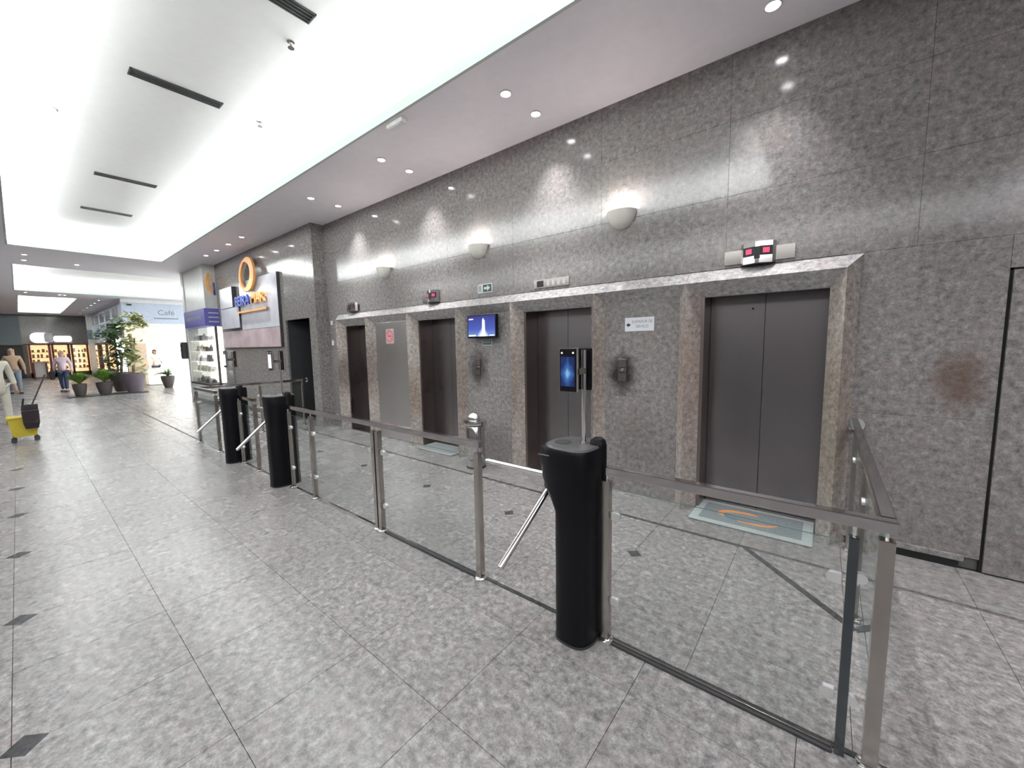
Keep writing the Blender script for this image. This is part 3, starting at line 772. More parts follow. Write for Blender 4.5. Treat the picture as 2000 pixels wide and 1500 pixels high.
def rail_x(parent, x0, x1, y=YF): MB().box(x0, x1, y - .022, y + .022, .912, .955, .004).build('top_rail', 'rail', parent)
def rail_y(parent, x, y0, y1): MB().box(x - .022, x + .022, y0, y1, .912, .955, .004).build('top_rail', 'rail', parent)
def seg(parent, x0, x1, y=YF, zs=(.24, .70)):
    pane(parent, x0 + .035, x1 - .035, y, y)
    for z in zs: clip(parent, x0 + .02, y, z, dx=1); clip(parent, x1 - .02, y, z, dx=-1)
# right corner section
f1 = empty('barrier', (-.3, YF, 0), 'nearest glass barrier with steel rail, turning the corner to the granite wall', 'barrier')
rail_x(f1, -.845, .222); post(f1, .197, YF, .885, .022); post(f1, .112, YF, .87, .015, 'darkpost', foot=False); post(f1, -.845, YF)
seg(f1, -.835, .105)
for z in (.24, .72): clip(f1, .112, YF, z, dx=1)
rail_y(f1, .20, YF + .03, D - .014)
post(f1, .20, 2.80, .88, .018); post(f1, .20, 3.74, .88, .018)
pane(f1, .20, .20, YF + .07, 2.76); pane(f1, .20, .20, 2.84, 3.70)
for z in (.24, .70):
    clip(f1, .20, YF + .02, z, dy=1); clip(f1, .20, 2.80, z, dy=1); clip(f1, .20, 2.80, z, dy=-1); clip(f1, .20, 3.74, z, dy=-1)
MB().tube((.20, D - .016, .934), (.20, D - .001, .934), .052, n=28).build('wall_flange', 'bright', f1, 40)
MB().box(-.82, .09, YF - .018, YF + .018, .0, .012, .002).build('bottom_channel', 'darkgrey', f1)
MB().box(-.82, .09, YF - .004, YF + .004, .012, .022, .001).build('channel_bead', 'satin', f1)
# long middle section
f2 = empty('barrier', (-3.2, YF, 0), 'long straight glass barrier between the near and the middle turnstile', 'barrier')
rail_x(f2, -4.70, -1.725)
for x in (-1.755, -2.905, -2.965, -4.12, -4.66): post(f2, x, YF)
for a, b in ((-2.885, -1.755), (-4.12, -2.985), (-4.66, -4.14)): seg(f2, a, b)
MB().box(-4.09, -2.99, YF - .012, YF + .012, .0, .030, .002).build('bottom_channel', 'chrome', f2)
MB().box(-2.86, -1.79, YF - .012, YF + .012, .0, .014, .002).build('bottom_channel', 'darkgrey', f2)
f3 = empty('barrier', (-6.0, YF, 0), 'short glass barrier between the middle and the far turnstile', 'barrier')
rail_x(f3, -6.27, -5.64)
for x in (-5.665, -6.25): post(f3, x, YF)
seg(f3, -6.24, -5.665)
f4 = empty('barrier', (-8.0, YF, 0), 'farthest barrier section, turning the corner to the wall beyond the doorway', 'barrier')
rail_x(f4, -8.33, -7.22); 
for x in (-7.245, -8.30): post(f4, x, YF)
seg(f4, -8.28, -7.245)
rail_y(f4, -8.30, YF + .03, YW - .012)
for y in (2.78, 3.55): post(f4, -8.30, y, .88, .018)
pane(f4, -8.30, -8.30, YF + .05, 2.74); pane(f4, -8.30, -8.30, 2.82, 3.52)
for z in (.24, .70): clip(f4, -8.30, 2.78, z, dy=1); clip(f4, -8.30, 2.78, z, dy=-1); clip(f4, -8.30, YF + .02, z, dy=1)
MB().tube((-8.30, YW - .014, .934), (-8.30, YW - .001, .934), .05, n=20).build('wall_flange', 'bright', f4, 40)

# ---- turnstiles
def make_turnstile(lb):
    root = empty('turnstile', (0, 0, 0), lb, 'turnstile', 'black pedestal turnstiles')
    hx, hy = .108, .155; n = 40
    def sect(z, ext=0.0, grow=0.0, slope=0.0):
        pts = []
        for k in range(n):
            a = 2 * PI * k / n
            c, s_ = math.cos(a), math.sin(a)
            ex = 2 / 3.0
            x = (hx + grow) * math.copysign(abs(c) ** ex, c); y = (hy + grow) * math.copysign(abs(s_) ** ex, s_)
            if c < 0: x -= ext * min(1, abs(x) / hx) * (1 - .35 * (abs(y) / hy) ** 2)
            pts.append((x, y, z + slope * x))
        return pts
    rings = [sect(.004), sect(.70), sect(.745, .03), sect(.80, .075), sect(.86, .105), sect(.93, .115), sect(1.025, .112), sect(1.040, .105, -.006)]
    MB().loft(rings).build('body', 'black', root, 45)
    MB().loft([sect(.0, 0, .004), sect(.012, 0, .004)]).build('base_plate', 'darkgrey', root, 45)
    MB().loft([sect(1.040, .100, -.010), sect(1.050, .096, -.016)]).build('top_cover', 'blacktop', root, 45)
    MB().box(-.17, -.10, -.156, -.145, 1.002, 1.007).build('reader_slot', 'satin', root)
    MB().lathe((-.10, -.02, 1.050), [(.045, 0), (.045, .002), (.036, .0035), (0, .0035)], 24).build('reader_disc', 'darkgrey', root)
    # dark column at the back edge with its rounded cap
    MB().lathe((.073, .05, 0), [(.045, .004), (.045, 1.045), (.038, 1.072), (.02, 1.085), (0, 1.087)], 24).build('side_column', 'black', root, 50)
    # tripod
    hub = Vector((-.165, -.01, .80)); ax = Vector((-1, 0, -math.sqrt(2))).normalized()
    MB().tube(hub - ax * .06, hub + ax * .03, .062, .048, n=24).build('hub', 'darkgrey', root, 40)
    o = hub + ax * .0
    dirs = [Vector((-math.sqrt(2), 0, 1)).normalized(),]
    dirs = [Vector((-1, 0, 0)), Vector((-.16, -.70, -.69)), Vector((-.02, .71, -.70))]
    s0 = Vector((-.165, -.01, .845))
    for i, dv in enumerate(dirs):
        dv = dv.normalized(); st = (s0 if i == 0 else Vector((-.175, -.01 + .05 * (1 if i == 2 else -1), .775)))
        ln = .50 if i == 0 else .46
        MB().tube(st, st + dv * ln, .0165, n=16).ball(st + dv * ln, .0165, 12).build('arm', 'bright', root, 40)
    # face terminals on a pole
    MB().tube((.0, .03, 1.045), (.0, .03, 1.545), .0125, n=16).build('pole', 'bright', root, 40)
    MB().lathe((0, .03, 1.045), [(.03, 0), (.03, .006), (.014, .010)], 20).build('pole_collar', 'satin', root)
    def term(y0, y1, x0, x1, z0, z1, face):
        t = MB().box(x0, x1, y0, y1, z0, z1, .006).build('face_terminal', 'black', root)
        ys = (y0 - .0015, y0) if face < 0 else (y1, y1 + .0015)
        box('screen', 'terminal', x0 + .008, x1 - .008, ys[0], ys[1], z0 + .028, z1 - .042, t)
        for xx in (x0 + .016, x1 - .016): MB().tube((xx, ys[0] - .001 * (face < 0), z1 - .022), (xx, ys[1] + .001 * (face > 0), z1 - .022), .0045, n=10).build('lens', 'signlit', t)
        e_ = .003
        MB().box(x0 - e_, x0, y0 + .004, y1 - .004, z0, z1).box(x1, x1 + e_, y0 + .004, y1 - .004, z0, z1).box(x0, x1, y0 + .004, y1 - .004, z1, z1 + e_).build('rim', 'bright', t)
    term(-.055, -.030, -.098, .000, 1.330, 1.553, -1)
    term(.055, .080, -.070, .030, 1.330, 1.553, 1)
    MB().box(-.05, .012, -.030, .055, 1.42, 1.45).build('bracket', 'satin', root)
    return root
t3 = make_turnstile('large black turnstile nearest to the viewer, with a lit face terminal')
t3.location = (-.990, 1.815, 0)
t2 = copy_tree(t3); t2.location = (-4.885, 1.83, 0); t2['label'] = 'black pedestal turnstile in the middle of three, left of the long glass barrier'
for o in bpy.data.objects:
    if o.name.startswith('screen') and o.parent and o.parent.parent == t2:
        me = o.data.copy(); me.materials.clear(); me.materials.append(M['signlit']); o.data = me
t1 = copy_tree(t2); t1.location = (-6.45, 1.83, 0); t1['label'] = 'farthest black pedestal turnstile, leftmost of three'

# ---- directory sign on the stepped wall
e = empty('directory_sign', (-11.1, YW, 1.6), 'large satin directory board with an orange ring logo and lettering', 'sign')
def pan(x0, x1, z0, z1, mt, dep=.05):
    o = box('sign_panel', mt, x0, x1, YW - dep, YW, z0, z1, e, .002)
    box('side_shade', 'edgeshade', x1, x1 + .012, YW - dep - .002, YW, z0, z1, o)  # dark strip painting the shadow on the panel's right edge
pan(-11.55, -9.28, 2.06, 3.22, 'panel', .06)
pan(-13.05, -9.28, 1.62, 2.05, 'panelpink', .06)
pan(-12.95, -11.98, 2.66, 3.18, 'panel', .10)
pan(-12.95, -11.57, 2.12, 2.64, 'panel', .10)
YL = YW - .10
m = MB(); cx, cz = -10.78, 3.32
pts = []
def blade(m, cx, cz, rx, rz, w0, w1, a0, a1, y0, y1, tilt=0, n=30):
    P, Q = [], []
    for k in range(n + 1):
        t = k / n; a = math.radians(a0 + (a1 - a0) * t); w_ = w0 + (w1 - w0) * math.sin(PI * t)
        for lst, s_ in ((P, 1), (Q, -1)):
            x = (rx + s_ * w_ / 2) * math.cos(a); z = (rz + s_ * w_ / 2) * math.sin(a)
            lst.append((cx + x * math.cos(tilt) - z * math.sin(tilt), cz + x * math.sin(tilt) + z * math.cos(tilt)))
    for i in range(n):      # quads keep the concave outline clean
        m.prism([P[i], P[i + 1], Q[i + 1], Q[i]], y0, y1, 'y')
blade(m, cx, cz, .40, .33, .03, .22, -135, 95, YL - .05, YL, .28); m.build('ring', 'logoorange', e)
m = MB(); blade(m, cx, cz, .43, .34, .03, .11, 70, 250, YL - .04, YL + .01, .28); m.build('ring', 'logoorange', e)
m = MB(); blade(m, cx - .05, cz + .01, .48, .37, .02, .06, 60, 240, YL - .01, YL + .03, .28); m.build('ring_edge', 'logoblue', e)
text('letters', 'BEIRA', .33, 'logoblue', (-11.22, YL - .02, 2.74), FACE_S, e, .02, sx=1.12, bold=.004)
text('letters', 'MAR', .33, 'logoorange', (-10.22, YL - .02, 2.74), FACE_S, e, .02, sx=1.22, bold=.004)
box('underline', 'logoorange', -11.6, -9.75, YL - .03, YL, 2.46, 2.50, e)
MB().box(-11.6, -11.58, YL - .01, YW - .05, 2.46, 2.50).box(-9.77, -9.75, YL - .01, YW - .05, 2.46, 2.50).build('spacer', 'satin', e)

# ---- display column with vitrine
e = empty('display_column', (-14.5, 3.5, 0), 'white column with an orange logo, violet band and lit glass showcase', 'showcase')
X0, X1, Y0, Y1 = -15.65, -13.55, 3.36, 3.66
box('column_block', 'colwhite', X0, X1, Y0, Y1, 2.72, H, e, .004)
box('column_back', 'colwhite', X0, X1 - .35, Y1 - .03, Y1 + .2, 0, 2.25, e)
box('side_post', 'colwhite', X0 - .1, X0 + .12, Y0 - .02, Y1, 0, H, e, .004)
fb = box('violet_band', 'navy', X0 + .1, X1 + .09, Y0 - .06, Y1 + .04, 2.24, 2.72, e, .004)
for q in range(3): box('lettering_line', 'panel', X1 + .09, X1 + .094, Y0 + .03, Y1 - .03, 2.34 + .12 * q, 2.375 + .12 * q, fb)
text('lettering', 'BEIRAMAR SHOPPING', .15, 'panel', (-14.5, Y0 - .062, 2.48), FACE_S, fb, .002)
m = MB()
def bladeE(m, cy, cz, ry, rz, w0, w1, a0, a1, x0, x1, n=24):
    P, Q = [], []
    for k in range(n + 1):
        t = k / n; a = math.radians(a0 + (a1 - a0) * t); w_ = w0 + (w1 - w0) * math.sin(PI * t)
        P.append((cy + (ry + w_ / 2) * math.cos(a), cz + (rz + w_ / 2) * math.sin(a))); Q.append((cy + (ry - w_ / 2) * math.cos(a), cz + (rz - w_ / 2) * math.sin(a)))
    for i in range(n): m.prism([P[i], P[i + 1], Q[i + 1], Q[i]], x0, x1, 'x')
bladeE(m, 3.52, 3.45, .075, .26, .02, .07, 100, 330, X1, X1 + .03); m.build('ring', 'logoorange', e)
m = MB(); bladeE(m, 3.50, 3.45, .06, .20, .015, .05, -60, 120, X1, X1 + .02); m.build('ring', 'logoorange', e)
box('emblem_field', 'logoblue', X1, X1 + .012, 3.58, 3.63, 3.1, 3.45, e)
# showcase
box('back_board', 'shelf', X0 + .12, X1 - .10, Y1 - .05, Y1 - .03, .62, 2.24, e)
box('plinth', 'darkgrey', X0 + .1, X1 + .02, Y0 - .02, Y1 - .03, 0, .12, e)
box('cabinet_base', 'colwhite', X0 + .1, X1 + .02, Y0 - .02, Y1 - .03, .12, .55, e)
box('base_top', 'darkgrey', X0 + .1, X1 + .04, Y0 - .04, Y1 - .03, .55, .60, e)
zsh = [.62, .93, 1.23, 1.53, 1.85]
for z in zsh[1:]: box('shelf', 'shelf', X0 + .12, X1 - .02, Y0 + .02, Y1 - .05, z - .018, z, e)
box('glass_front', 'glass', X0 + .12, X1 + .0, Y0 - .01, Y0 - .004, .60, 2.24, e)
box('glass_side', 'glass', X1, X1 + .006, Y0 - .01, Y1 - .03, .60, 2.24, e)
box('corner_post', 'jamb', X1 - .01, X1 + .03, Y1 - .13, Y1 - .08, .60, 2.24, e)
box('light_tube', 'ledsoft', X1 + .01, X1 + .05, Y1 - .06, Y1 - .02, .62, 2.22, e)
goods_i = 0
for zi, z in enumerate(zsh):
    for q in range(7):
        xx = X0 + .30 + q * .245 + random.uniform(-.03, .03); yy = Y0 + .14 + random.uniform(-.03, .05)
        r_ = random.uniform(.045, .075); hh = random.uniform(.10, .2)
        dk = (q in (5, 6) and zi in (2, 3)) or random.random() < .15
        if q % 2: o = MB().box(xx - r_, xx + r_, yy - .05, yy + .05, z + .001, z + hh, .008).build('showcase_box', 'gooddark' if dk else 'goods')
        else: o = MB().lathe((xx, yy, z + .001), [(r_ * .7, 0), (r_, .02), (r_, hh * .6), (r_ * .4, hh * .8), (r_ * .45, hh)], 12).build('showcase_vase', 'gooddark' if dk else 'goods')
        sh = ['bottom', 'second', 'third', 'fourth', 'top'][zi]
        pos = ['at the far end', 'second from the far end', 'third from the far end', 'in the middle', 'third from the near end', 'second from the near end', 'at the near end'][q]
        tag(o, ('dark ' if dk else 'pale ') + ('box ' if q % 2 else 'vase ') + pos + ' of the %s showcase shelf' % sh, 'box' if q % 2 else 'vase', 'goods on the %s showcase shelf' % sh)

# ---- far lobby on the right: cafe front
XC = -24.9
c = empty('shop_front', (XC, 5.5, 0), 'blue-grey shop fascia over a bright cream service window', 'shop front')
box('fascia', 'fascia', XC - .2, XC, 3.08, 9, 2.84, 3.78, c)
box('upper_band', 'colwhite', XC - .25, XC - .02, 3.08, 9, 3.78, H, c)
text('lettering', 'Café', .34, 'signtext', (XC + .005, 4.62, 3.36), FACE_E, c, .004)
box('lettering_line', 'signtext', XC, XC + .01, 4.15, 5.05, 3.07, 3.12, c)
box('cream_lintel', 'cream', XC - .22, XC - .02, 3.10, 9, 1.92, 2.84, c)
box('peach_pier', 'peach', XC - .22, XC - .02, 3.10, 3.78, 0, 1.92, c)
box('lit_window', 'daylight', XC - 1.9, XC - 1.85, 3.0, 9, 0, 2.2, c)
box('camera_bracket', 'ink', XC, XC + .12, 3.28, 3.42, 3.64, 3.70, c)
k_ = empty('service_counter', (XC + .5, 4.0, 0), 'low cream counter below the bright service window', 'counter')
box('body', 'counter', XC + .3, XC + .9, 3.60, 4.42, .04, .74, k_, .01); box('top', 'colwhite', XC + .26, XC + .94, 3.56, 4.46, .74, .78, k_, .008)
box('kick_board', 'goods', XC + .34, XC + .86, 3.64, 4.38, 0, .04, k_)
# long facade running away at y 3.16 with upper windows, banners
fa = empty('arcade_facade', (-31, 3.2, 0), 'pale two-storey shop facade receding left of the cafe front', 'facade')
FY0 = 3.14
box('fascia', 'fascia', -38.5, XC - .21, FY0, FY0 + .2, 3.0, 3.84, fa)
box('band', 'colwhite', -38.5, XC - .23, FY0 + .02, FY0 + .2, 2.1, 3.0, fa)
for q in range(5):
    x = -26.4 - 2.3 * q
    f_ = MB().box(x - 1.7, x, FY0 - .03, FY0, 3.12, 3.74).build('window', 'colwhite', fa)
    for s_ in (0, 1): box('pane', 'window', x - 1.62 + .82 * s_, x - .88 + .82 * s_, FY0 - .04, FY0 - .028, 3.18, 3.68, f_)
for q, (x, mt) in enumerate([(-26.0, 'darkgrey'), (-28.6, 'fascia'), (-31.5, 'fascia'), (-34.2, 'bluegrey')]):
    o = MB().box(x - .05, x + .05, 2.66, FY0, 2.30, 2.86, .01).build('hanging_sign', mt)
    tag(o, ['dark hanging sign with a white word, behind the tall plant', 'blue-grey hanging sign with a dark arch, on the receding facade', 'pale hanging sign farther along the receding facade', 'last dull hanging sign on the receding facade'][q], 'sign', 'hanging signs on the far facade')
    box('lettering_line', 'signlit' if q == 0 else 'logoblue', x + .05, x + .055, 2.74, 3.05, 2.54, 2.62, o)
box('round_column', 'colwhite', -36.6, -36.2, 2.85, 3.1, 0, H, fa)
# warm shop windows along the end wall and under the facade
def shopwin(name_i, y0, y1, lb, xx=XB, face='x', goods=6, frame='brown'):
    e = empty('shop_window', (xx, (y0 + y1) / 2, 0), lb, 'shop window', 'warm lit shop windows at the far end')
    z1 = 2.10
    if face == 'x':
        box('backlight', 'warm', xx - .48, xx - .46, y0, y1, .30, z1 - .05, e)
        MB().box(xx - .05, xx + .02, y0, y0 + .10, 0, z1).box(xx - .05, xx + .02, y1 - .10, y1, 0, z1).box(xx - .05, xx + .02, y0, y1, z1 - .06, z1).box(xx - .05, xx + .02, y0, y1, 0, .30).build('frame', frame, e)
        box('glass', 'glass', xx - .03, xx - .025, y0 + .07, y1 - .07, .30, z1 - .06, e)
        for q, z in enumerate((.55, .90, 1.25, 1.60)):
            box('shelf', 'brown', xx - .42, xx - .12, y0 + .05, y1 - .05, z - .02, z, e)
        m = MB()
        for z in (.55, .90, 1.25, 1.60):
            y = y0 + .12
            while y < y1 - .15:
                wd = random.uniform(.06, .12); m.box(xx - .35, xx - .2, y, y + wd, z, z + random.uniform(.1, .24)); y += wd + random.uniform(.04, .14)
        m.build('goods', 'warmgoods', e)['kind'] = 'stuff'
    return e
ys = [(.42, 1.32), (1.36, 2.14), (2.18, 2.98), (3.0, 3.5), (3.52, 4.1)]
lbs = ['leftmost warm lit shop window, with a red-brown edge', 'warm shop window with shelves, behind the person in pink', 'warm shop window with shelves, middle of the far row', 'narrow warm shop window, fourth of the far row', 'warm shop window at the right end of the far row, behind the plants']
for i, ((a, b_), lb) in enumerate(zip(ys, lbs)): shopwin(i, a, b_, lb, frame='redbrown' if i == 0 else 'brown')
# side windows below the facade
for q in range(4):
    x1 = -38.4 + 3.3 * q + 3.2; x0 = x1 - 3.1
    e = empty('shop_window', (x0, FY0, 0), 'warm side shop window under the receding facade, %s' % ['at its far end', 'second from its far end', 'second from its near end', 'at its near end'][q], 'shop window', 'warm lit shop windows under the facade')
    box('backlight', 'warm', x0 + .1, x1 - .1, FY0 + .5, FY0 + .52, .5, 2.0, e)
    MB().box(x0, x0 + .14, FY0 - .01, FY0 + .06, 0, 2.1).box(x1 - .14, x1, FY0 - .01, FY0 + .06, 0, 2.1).box(x0, x1, FY0 - .01, FY0 + .06, 1.98, 2.1).box(x0, x1, FY0 - .01, FY0 + .06, 0, .5).build('frame', 'brown', e)
    for z in (.9, 1.3, 1.65): box('shelf', 'brown', x0 + .14, x1 - .14, FY0 + .15, FY0 + .45, z - .02, z, e)
# lit signs above the far windows
e = empty('lit_sign', (XB, 1.2, 2.2), 'rounded pinkish-white lit sign above the far shop windows', 'sign')
def rounded(y0, y1, z0, z1, r_):
    pts = []
    for (cy, cz, a0) in ((y1 - r_, z1 - r_, 0), (y0 + r_, z1 - r_, 90), (y0 + r_, z0 + r_, 180), (y1 - r_, z0 + r_, 270)):
        for k in range(7): a = math.radians(a0 + 15 * k); pts.append((cy + r_ * math.cos(a), cz + r_ * math.sin(a)))
    return pts
MB().prism(rounded(.55, 1.42, 2.17, 2.82, .28), XB, XB + .16, 'x').build('light_box', 'signlitpink', e)
MB().prism(rounded(1.12, 1.46, 2.22, 2.80, .1), XB + .16, XB + .2, 'x').build('violet_mark', 'panel', e)
e = empty('lit_sign', (XB, 1.9, 2.2), 'wide white lit sign, right of the rounded one', 'sign')
MB().prism(rounded(1.50, 2.28, 2.24, 2.62, .12), XB, XB + .16, 'x').build('light_box', 'signlit', e)
MB().box(XB, XB + .14, 1.5, 2.3, 2.17, 2.24).build('base', 'goods', e)
# display stand in front of the leftmost window
e = empty('display_stand', (-36.8, .75, 0), 'dull brown display stand in front of the leftmost shop window', 'display stand')
box('top', 'warmgoods', -37.1, -36.5, .48, 1.05, .98, 1.04, e); box('panel', 'goods', -37.0, -36.6, .55, .98, .12, .98, e)
MB().box(-37.08, -37.0, .48, .55, 0, .98).box(-36.6, -36.52, .48, .55, 0, .98).box(-37.08, -37.0, .98, 1.05, 0, .98).box(-36.6, -36.52, .98, 1.05, 0, .98).build('frame', 'brown', e)

# ---- plants
def blades(cx, cy, z, n, ln, spread, w_, mt, name, parent, droop=.5, hvar=.35):
    m = MB()
    for i in range(n):
        a = random.uniform(0, 2 * PI); L = ln * random.uniform(1 - hvar, 1); sp = spread * random.uniform(.25, 1)
        d_ = Vector((math.cos(a), math.sin(a), 0)); s_ = Vector((-d_.y, d_.x, 0)); prev = None
        for k in range(5):
            t = k / 4; p = Vector((cx, cy, z)) + d_ * sp * t ** 1.3 + Vector((0, 0, 1)) * (L * t - droop * L * t * t * (sp / spread))
            ww = w_ * (1 - t) ** .6 * (.6 + .8 * t) if t < 1 else .001
            cur = (m.bm.verts.new(p - s_ * ww / 2), m.bm.verts.new(p + s_ * ww / 2 + Vector((0, 0, .3 * ww))))
            if prev: m.bm.faces.new((prev[0], prev[1], cur[1], cur[0]))
            prev = cur
    o = m.build(name, mt, parent); o['kind'] = 'stuff'; return o
def pot(cx, cy, r0, r1, h, mt, parent, z=0):
    MB().lathe((cx, cy, z), [(r0 * .9, 0), (r0, .01), (r1 * .96, h * .7), (r1, h), (r1 * .88, h), (r1 * .86, h - .05)], 24).build('pot', mt, parent, 40)
    MB().lathe((cx, cy, z), [(r1 * .85, h - .07), (r1 * .85, h - .05), (0, h - .045)], 20).build('soil', 'soil', parent)
pl = box('planter_base', 'darkgrey', -20.95, -20.2, .95, 3.0, 0, .03); tag(pl, 'low dark base under the group of potted plants', 'plant stand')
e = empty('potted_plant', (-20.7, 1.27, .03), 'leafy bright green plant in a brown pot, leftmost of the group', 'potted plant', 'plants in the far lobby')
pot(-20.7, 1.27, .13, .19, .42, 'potdark', e, .03); blades(-20.7, 1.27, .42, 420, .50, .36, .07, 'leaf', 'foliage', e, .30)
e = empty('potted_plant', (-20.6, 1.88, .03), 'leafy bright green plant in a brown pot, second from the left', 'potted plant', 'plants in the far lobby')
pot(-20.6, 1.88, .15, .23, .44, 'potdark', e, .03); blades(-20.6, 1.88, .44, 460, .58, .36, .07, 'leaf', 'foliage', e, .30)
def tall_plant(x, y, potr, poth, h, mt, lb, mtl, crowns, z=0.03):
    crowns = [(a_, b_, c_, int(n_ * 1.5)) for a_, b_, c_, n_ in crowns]
    e = empty('potted_plant', (x, y, z), lb, 'potted plant', 'plants in the far lobby')
    pot(x, y, potr * .62, potr, poth, mt, e, z)
    m = MB(); m.path([(x, y, poth), (x + .03, y + .05, poth + h * .5), (x, y + .02, poth + h)], .045, 10); m.path([(x, y, poth + .3), (x + .02, y + .14, poth + h * .9)], .025, 8); m.build('stem', 'trunk', e, 60)
    for (dy, zz, r_, n) in crowns:
        m = MB()
        for i in range(n):
            p = Vector((x + random.gauss(0, r_ * .45), y + dy + random.gauss(0, r_ * .45), zz + random.gauss(0, r_ * .5)))
            a = random.uniform(0, 2 * PI); t = random.uniform(-.8, .6); L = random.uniform(.18, .36); wd = L * .45
            d_ = Vector((math.cos(a) * math.cos(t), math.sin(a) * math.cos(t), math.sin(t))); s_ = d_.cross(Vector((0, 0, 1))).normalized() * wd / 2
            v = [m.bm.verts.new(q_) for q_ in (p, p + d_ * L * .45 + s_, p + d_ * L, p + d_ * L * .45 - s_)]
            m.bm.faces.new(v)
        m.build('foliage', mtl, e)['kind'] = 'stuff'
    return e
tall_plant(-21.2, 2.42, .34, .74, .9, 'potdark', 'tall dark-leaved plant in a large dark pot, left of the purple pot', 'leafdark', [(0, 1.6, .45, 130), (-.2, 2.1, .35, 80), (.05, 2.55, .28, 50), (-.15, 1.1, .35, 60)])
tall_plant(-20.45, 2.66, .33, .72, 1.5, 'pot', 'tall pale-leaved plant in a large purple pot, right of the group', 'leafpale', [(.1, 2.65, .30, 70), (0, 1.9, .22, 50), (.28, 2.75, .22, 40), (.05, 1.3, .2, 45), (.25, .85, .16, 22)])
e = empty('potted_plant', (-21.8, 3.88, 0), 'spidery plant in a tapered grey pot by the bright counter', 'potted plant', 'plants in the far lobby')
pot(-21.8, 3.88, .13, .23, .50, 'potdark', e); blades(-21.8, 3.88, .48, 40, .55, .55, .07, 'leafdark', 'foliage', e, .95)
# wall extinguisher-like black box at the lobby column
e = empty('black_case', (-15.8, 3.28, 1.3), 'black wall box fixed to the left edge of the white display column', 'wall box')
box('case_body', 'darkgrey', -15.86, -15.66, 3.20, 3.335, 1.30, 1.82, e, .02); box('case_cover', 'ink', -15.83, -15.69, 3.19, 3.20, 1.36, 1.76, e)
# ---- mop bucket
bx, by = -11.2, -.045
e = empty('mop_bucket', (bx, by, 0), 'yellow wheeled mop bucket with a dark wringer', 'mop bucket')
def rect(hx, hy, z, dy=0): return [(bx - hx, by - hy + dy, z), (bx + hx, by - hy + dy, z), (bx + hx, by + hy + dy, z), (bx - hx, by + hy + dy, z)]
MB().loft([rect(.13, .13, .10), rect(.15, .155, .24), rect(.165, .175, .42), rect(.175, .185, .43), rect(.175, .185, .45)]).build('tub', 'yellow', e)
MB().box(bx - .17, bx + .17, by - .19, by - .15, .40, .46, .01).build('pour_lip', 'yellow', e)
for sx_, sy_ in ((-1, -1), (1, -1), (-1, 1), (1, 1)):
    o = MB().tube((bx + .12 * sx_, by + .13 * sy_, .05), (bx + .12 * sx_, by + .13 * sy_, .12), .012).build('caster', 'darkgrey', e)
    MB().tube((bx + .12 * sx_ - .012, by + .13 * sy_, .035), (bx + .12 * sx_ + .012, by + .13 * sy_, .035), .035, n=16).build('wheel', 'darkgrey', o)
def wr(hx, hy, z, ox): return [(bx + ox - hx, by + .09 - hy, z), (bx + ox + hx, by + .09 - hy, z), (bx + ox + hx, by + .09 + hy, z), (bx + ox - hx, by + .09 + hy, z)]
MB().loft([wr(.07, .075, .24, .16), wr(.10, .095, .34, .16), wr(.12, .10, .52, .15), wr(.13, .10, .56, .15)]).build('wringer', 'wringer', e)
MB().box(bx + .02, bx + .06, by, by + .19, .50, .66, .015).build('wringer_back', 'wringer', e)
MB().path([(bx + .04, by + .0, .56), (bx + .06, by + .035, .77)], .014, 8).build('wringer_handle', 'wringer', e)
e = empty('mop', (bx, by + .1, .5), 'mop with a long grey handle leaning out of the yellow bucket', 'mop')
MB().tube((bx, by + .07, .50), (bx - .08, by + .32, 1.17), .012, n=10).build('handle', 'darkgrey', e)
MB().lathe((bx, by + .07, .40), [(.02, .12), (.05, .06), (.06, -.06), (.03, -.1)], 12).build('mop_head', 'goods', e)

